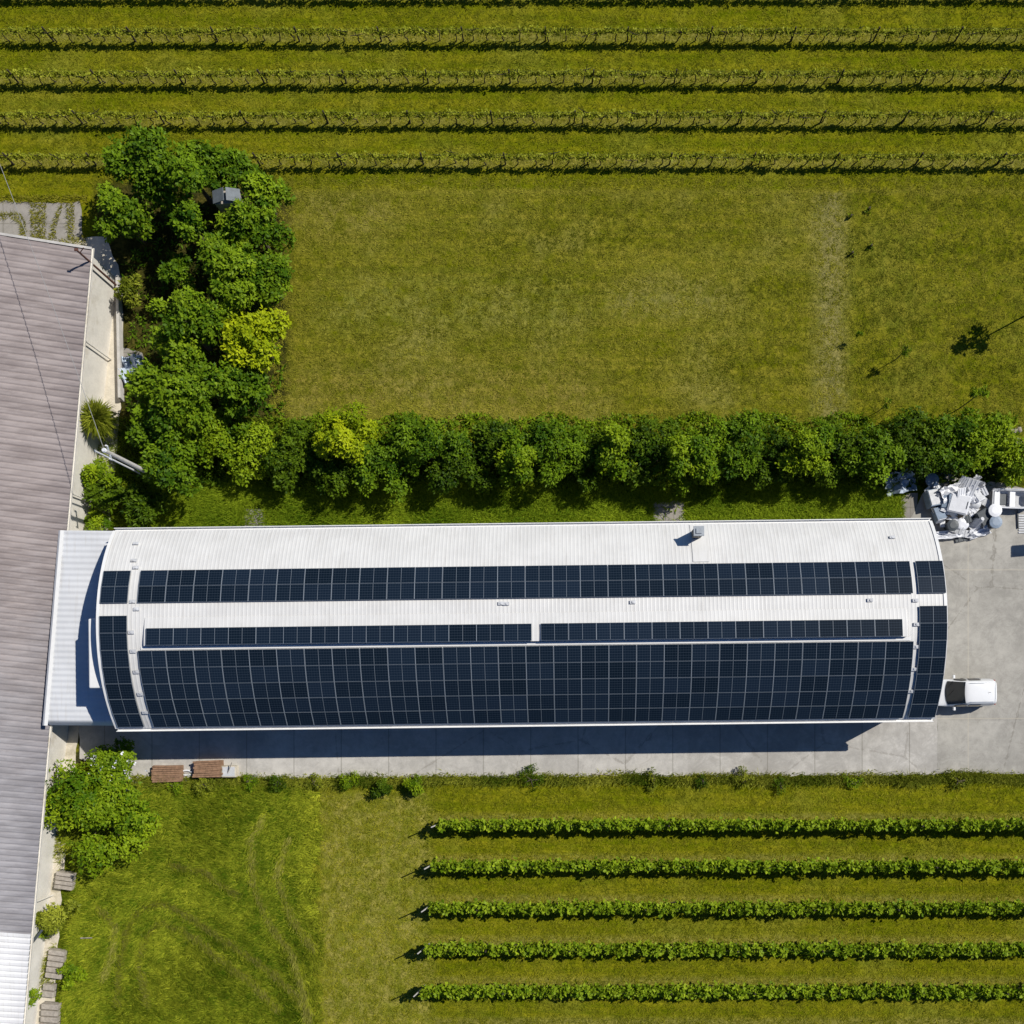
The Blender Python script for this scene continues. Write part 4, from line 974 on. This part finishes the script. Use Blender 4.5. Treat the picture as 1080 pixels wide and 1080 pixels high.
# ------------------------------------------------------------------ scrap pile
def place(o, px, py, z, rot, label, cat):
    q = P(px, py, z); o.location = q; o.rotation_euler = tuple(R_(a) for a in rot); tag(o, label, cat, 'scrap heaped on the yard corner'); return o
def crumple(name, w_, l_, amp, mat, seed, n_=9):
    g = np.random.default_rng(seed); rws = []
    h = np.array([[g.normal() for _ in range(n_)] for _ in range(n_)]) * amp
    h = (h + np.roll(h, 1, 0) + np.roll(h, 1, 1)) / 1.7
    for i in range(n_):
        rws.append([((i / (n_ - 1) - .5) * w_ + g.normal(0, w_ * .03), (j / (n_ - 1) - .5) * l_ + g.normal(0, l_ * .03), h[i, j]) for j in range(n_)])
    m = MB(); m.grid(rws); vs_ = [(x, y, z - .03) for r in rws for x, y, z in r]
    o = m.build(name, mat); s_ = o.modifiers.new('t', 'SOLIDIFY'); s_.thickness = .02; return o
def cabinet(name, sx, sy, sz, mat, dmat):
    m = MB(); m.box((0, 0, 0), (sx, sy, sz)); o = m.build(name, mat, bevel=.03)
    m = MB(); m.box((0, 0, sz / 2 + .02), (sx * .9, sy * .9, .04)); m.build('door', dmat, o, bevel=.012)
    m = MB(); m.box((sx * .38, 0, sz / 2 + .06), (.03, sy * .4, .03)); m.build('handle', M['charcoal'], o)
    return o
def bin_(name, r, h, mat, lid):
    m = MB(); m.tube([(0, 0, 0), (0, 0, h)], [r * .8, r], 14); o = m.build(name, mat)
    m = MB(); m.tube([(0, 0, h), (0, 0, h + .06), (0, 0, h + .10)], [r * 1.07, r * 1.05, r * .6], 14); m.build('lid', lid, o); return o
def sack(name, r, mat, seed, sq=.7):
    g = np.random.default_rng(seed); bm = bmesh.new(); bmesh.ops.create_icosphere(bm, subdivisions=3, radius=r)
    ph = g.uniform(0, 6, 6)
    for v in bm.verts:
        c = v.co; f = 1 + .14 * math.sin(c.x * 5 / r * .6 + ph[0]) + .12 * math.sin(c.y * 6 / r * .6 + ph[1]) + .10 * math.sin(c.z * 7 / r * .6 + ph[2] + c.x * 3)
        v.co = Vector((c.x * f, c.y * f * .85, c.z * f * sq))
    me = bpy.data.meshes.new(name); bm.to_mesh(me); bm.free(); me.polygons.foreach_set('use_smooth', [True] * len(me.polygons)); return link(name, me, mat)
def sheet(name, sx, sy, mat, t=.05):
    m = MB(); m.box((0, 0, 0), (sx, sy, t)); 
    for k in (-.3, 0, .3): m.box((sx * k, 0, t * .7), (.05, sy * .94, t * .5))
    return m.build(name, mat, bevel=.01)
def cone(name, r, h, mat):
    m = MB(); m.tube([(0, 0, 0), (0, 0, .06), (0, 0, .07), (0, 0, h)], [r, r, r * .82, r * .22], 16); return m.build(name, mat)
place(crumple('crumpled_sheet', 1.5, 1.0, .12, M['white'], 1), 1004, 519, .9, (12, 6, 20), 'white crumpled sheet on the upper left of the scrap pile', 'sheet')
place(sheet('panel', .8, 1.4, M['white']), 1022, 516, 1.0, (20, -25, -28), 'upright white panel at the top of the scrap pile', 'panel')
place(sheet('panel', .5, 1.2, M['offwhite']), 1013, 511, .9, (38, 10, -18), 'narrow greyish panel leaning at the top of the pile', 'panel')
place(crumple('crumpled_sheet', .8, .9, .14, M['offwhite'], 2), 1031, 510, .8, (5, 8, 50), 'grubby crumpled sheet at the upper right of the scrap pile', 'sheet')
place(cabinet('cabinet', .9, 1.1, .7, M['bluegrey'], M['offwhite']), 984, 526, .45, (-6, 8, 12), 'blue grey cabinet at the left of the scrap pile', 'cabinet')
place(cabinet('cabinet', .7, .9, .6, M['bluegrey'], M['bluegrey']), 998, 529, .6, (8, -8, -8), 'smaller all blue grey cabinet beside the big white box', 'cabinet')
place(cabinet('cabinet', 1.3, 1.2, .8, M['white'], M['white']), 1010, 532, .7, (6, -5, -14), 'big white cabinet in the centre of the scrap pile', 'cabinet')
place(cabinet('cabinet', .6, .8, .6, M['white'], M['offwhite']), 1030, 524, .6, (-8, 12, 28), 'small white cabinet at the right of the pile', 'cabinet')
place(sack('sack', .42, M['offwhite'], 3), 1027, 533, .45, (0, 0, 20), 'grubby pale sack right of the big white cabinet', 'sack')
place(sack('sack', .36, M['white'], 4), 1020, 527, .75, (0, 20, 60), 'white sack on top of the scrap pile', 'sack')
place(crumple('crumpled_sheet', 1.4, .8, .12, M['white'], 5), 1000, 541, .55, (-8, 0, -16), 'white crumpled strip below the cabinets', 'sheet')
place(cabinet('washing_machine', .6, .62, .85, M['bluegrey'], M['white']), 990, 543, .45, (75, 0, 15), 'tipped blue grey appliance at the lower left of the pile', 'appliance')
place(sheet('panel', 1.2, .35, M['tan']), 1006, 547, .45, (4, -6, -24), 'tan board in the middle of the scrap pile', 'board')
place(sheet('panel', .9, .5, M['tan']), 1014, 542, .55, (-6, 10, 14), 'shorter tan board above the long tan one', 'board')
place(crumple('crumpled_sheet', .9, .8, .10, M['offwhite'], 6), 1018, 538, .6, (4, -10, 30), 'creased pale cloth over the boards', 'sheet')
place(sheet('panel', .35, .75, M['white']), 994, 550, .3, (8, 6, 4), 'small white door panel at the lower left of the pile', 'panel')
place(bin_('bin', .36, .75, M['charcoal'], M['charcoal']), 1000, 556, .03, (0, 0, 0), 'dark bin in the shade at the foot of the pile', 'bin')
place(sack('sack', .5, M['white'], 7, .6), 1013, 553, .35, (0, 0, -30), 'fat white sack at the foot of the pile', 'sack')
place(cone('funnel', .55, .9, M['offwhite']), 1028, 553, .05, (-14, 10, 0), 'pale cone shaped funnel standing at the foot of the pile', 'funnel')
place(crumple('crumpled_sheet', 1.9, .5, .08, M['white'], 8), 1000, 564, .30, (0, 0, 5), 'long white strip lying below the pile', 'sheet')
place(crumple('crumpled_sheet', 1.5, .6, .10, M['white'], 9), 1034, 561, .30, (0, 4, 18), 'white strip at the lower right of the pile', 'sheet')
place(sheet('panel', 1.0, .5, M['offwhite']), 1018, 563, .25, (6, -4, -10), 'greyish panel between the two white strips', 'panel')
place(bin_('bin', .42, .9, M['bluegrey'], M['white']), 1043, 541, .03, (0, 0, 0), 'grey bin with a white lid at the right of the pile', 'bin')
place(bin_('bin', .40, .85, M['charcoal'], M['bluegrey']), 1044, 553, .03, (0, 0, 0), 'charcoal bin with a blue grey lid below the white lidded one', 'bin')
place(cabinet('cabinet', .8, 1.0, .7, M['charcoal'], M['charcoal']), 1036, 546, .4, (6, 0, 30), 'dark cabinet between the funnel and the bins', 'cabinet')
place(sheet('panel', .35, .5, M['white']), 1038, 553, .5, (10, 20, 40), 'small white lid beside the funnel', 'panel')
for px, py, z, kx, ky, mt, rot, lb in (
    (980, 517, .5, .7, .5, 'offwhite', (20, 12, 40), 'tilted grubby panel at the far left of the pile'), (990, 515, .6, .9, .45, 'white', (-14, 20, -35), 'white panel left of the upper crumpled sheet'),
    (1014, 521, 1.15, .6, .8, 'white', (24, 14, 10), 'white slab on top of the upper crumpled sheet'), (1036, 517, .7, .5, .9, 'white', (-16, -20, 24), 'white slab at the upper right flank of the pile'),
    (1004, 526, .95, .5, .6, 'bluegrey', (10, 26, 5), 'blue grey lid between the two upper cabinets'), (1026, 540, .55, .8, .4, 'white', (14, -10, 48), 'white strip right below the pale sack'),
    (985, 535, .5, .5, .8, 'charcoal', (-20, 8, 12), 'dark panel between the left cabinet and the tipped appliance'), (1008, 558, .4, .9, .5, 'offwhite', (12, -14, -22), 'greyish board in front of the dark bin'),
    (1022, 547, .5, .6, .5, 'charcoal', (8, 18, 20), 'dark board beside the short tan board'), (1040, 530, .3, .7, .5, 'offwhite', (10, 10, -30), 'pale board at the right foot of the pile'),
    (996, 536, .75, .55, .35, 'white', (-22, 16, 60), 'small white board above the white crumpled strip'), (1016, 568, .1, 1.1, .35, 'charcoal', (0, 0, 12), 'dark board lying lowest below the pile')):
    place(sheet('panel', kx, ky, M[mt]), px, py, z, rot, lb, 'panel')
place(crumple('crumpled_sheet', 1.1, .8, .16, M['white'], 21), 1024, 521, .95, (10, -12, 70), 'white crumpled sheet near the top right of the pile', 'sheet')
place(crumple('crumpled_sheet', .9, .6, .14, M['offwhite'], 22), 992, 521, .65, (-10, 8, 30), 'greyish crumpled sheet at the top left of the pile', 'sheet')
place(crumple('tarp', 2.0, 1.5, .16, M['bluetarp'], 10), 950, 508, .35, (0, 0, 12), 'pale blue crumpled tarp in the shade below the hedge', 'tarp')
place(bin_('barrel', .42, .5, M['charcoal'], M['bluegrey']), 980, 508, .03, (0, 0, 0), 'dark round barrel in the shade above the scrap pile', 'barrel')
o = place(crumple('tarp', 1.5, 1.7, .18, M['bluetarp'], 12), 140, 389, .3, (0, 0, 10), 'bluish white tarp heaped between the low wall and the trees', 'tarp'); del o['group']
g = random.Random(3)
for i, (px, py, lb) in enumerate(((1062, 452, 'pale block at the left of the stone row near the hedge end'), (1068, 455, 'middle pale stone near the hedge end'), (1075, 453, 'pale stone nearest the right edge, upper one'), (1074, 466, 'lower pale stone near the right edge'))):
    o = sack('stone', .2 + .07 * (i % 2), M['stone'], 30 + i, .5); q = P(px, py, .1); o.location = q; tag(o, lb, 'stone', 'pale stones at the right end of the hedge')

# ------------------------------------------------------------------ stacks and oddments south and west
def plank_stack(name, px0, px1, py0, py1, h, label, rz, planks=8, mat=M['brownwood']):
    a = P(px0, py1, h); b_ = P(px1, py0, h); c = (a + b_) / 2; sx, sy = b_.x - a.x, b_.y - a.y; gg = random.Random(int(px0))
    root = empty(name, (c.x, c.y, .02), label, 'planks', rz=rz)
    for k in range(planks):
        wd = sy / planks; m = MB()
        m.box((gg.uniform(-.06, .06), -sy / 2 + wd * (k + .5), h - .03 + gg.uniform(-.02, .02)), (sx * gg.uniform(.86, 1.05), wd * .82, .05), (0, 0, gg.uniform(-.03, .03))); m.build('plank', mat, root)
    m = MB(); m.box((0, 0, (h - .07) / 2), (sx * .92, sy * .92, h - .07)); m.build('pile', mat, root)
plank_stack('plank_stack', 159, 192, 807, 825, .5, 'left stack of reddish brown planks at the apron edge', R_(1))
plank_stack('plank_stack', 203, 234, 802, 820, .6, 'right stack of reddish brown planks beside the white crate', R_(2))
m = MB(); m.box((0, 0, .25), (.95, .75, .5)); o = m.build('crate', M['sand'], bevel=.02); q = P(244, 813, 0); o.location = q
m = MB(); m.box((0, 0, .51), (.80, .60, .03)); m.build('lid', M['offwhite'], o); tag(o, 'pale crate right of the brown plank stacks', 'crate')
m = MB(); m.tube([(.35 * math.cos(a), .16 * math.sin(a), .06) for a in np.linspace(-2.2, 2.4, 14)], .06, 7); o = m.build('hose', M['white'], smooth=True); o.location = P(197, 815, .02); tag(o, 'curved white pipe between the two plank stacks', 'pipe')
m = MB(); m.tube([(0, 0, .05), (1.0, .35, .45), (1.5, 1.2, .95)], .03, 6); o = m.build('pole', M['greywood']); o.location = P(226, 822, 0); tag(o, 'thin pole leaning over the right plank stack', 'pole')
m = MB(); m.tube([(0, 0, .04), (1.7, -.12, .06)], .04, 6); o = m.build('pole', M['greywood']); o.location = P(624, 816, .02); tag(o, 'dark stick lying at the apron edge', 'stick')
def slat_stack(px, py, sx, sy, n_, h, label, rz):
    q = P(px, py, h); root = empty('slab_stack', (q.x, q.y, .02), label, 'slabs', rz=rz)
    for k in range(n_):
        y = -sy / 2 + sy / n_ * (k + .5); m = MB(); m.box((0, y, h / 2 + .02), (sx, sy / n_ * .80, h), (.08, 0, 0)); m.build('slab', M['greywood'], root, bevel=.015)
    m = MB(); m.box((0, 0, .04), (sx * 1.02, sy * .98, .05)); m.build('base', M['dark'], root)
slat_stack(67.5, 929, 1.15, 1.15, 4, .5, 'grey slatted crate below the big bush', R_(-8))
slat_stack(58, 1017, 1.05, 1.9, 5, .45, 'upper stack of grey slabs along the shed path', R_(-8))
slat_stack(51, 1045, .75, .9, 2, .35, 'small middle pile of grey slabs half under a shrub', R_(-6))
slat_stack(52, 1072, 1.1, 1.7, 4, .45, 'lower stack of grey slabs at the bottom edge', R_(-4))
m = MB(); ring = [(.22 * math.cos(a), .30 * math.sin(a), .08) for a in np.linspace(0, 2 * math.pi, 17)]; m.tube(ring, .07, 7, cap=False); o = m.build('ring', M['white'], smooth=True); o.location = P(36, 905, .1); o.location.x += .3
tag(o, 'white ring lying beside the shed under the big bush', 'ring')
# little hut among the trees
q = P(238, 206, 2.6); hut = empty('hut', (q.x, q.y, 0), 'little hut with a grey pitched roof hidden among the trees', 'hut', rz=R_(4))
m = MB(); m.box((0, 0, 1.9), (1.5, .8, 3.8)); m.build('wall', M['greywood'], hut)
for sg in (-1, 1):
    m = MB(); m.box((sg * .46, 0, 4.02), (.84, .8, .05), (0, sg * .42, 0)); m.build('roof', M['hutroof'], hut)
m = MB(); m.box((0, -.42, 1.0), (.7, .04, 1.9)); m.build('door', M['metalroof'], hut)
hut.location = (P(238, 206, 4.0).x, P(238, 206, 4.0).y, 0)
# two blades of fallen timber in the meadow
m = MB(); m.tube([(0, 0, .10), (.8, .05, .22)], [.05, .03], 6); o = m.build('branch', M['greywood']); o.location = P(86, 989, .1); tag(o, 'pale broken branch lying at the meadow edge', 'branch')
# white blossoms on the bright bush are leaves of another colour; fallen fence rail by the shed shrub
m = MB(); m.box((0, 0, 2.0), (1.0, .14, .05), (0, .3, 1.0)); 
o = m.build('plank', M['charcoal']); q = P(56, 980, 0); o.location = (q.x, q.y, -.1); tag(o, 'dark plank sticking out of the yellowish shrub', 'plank')
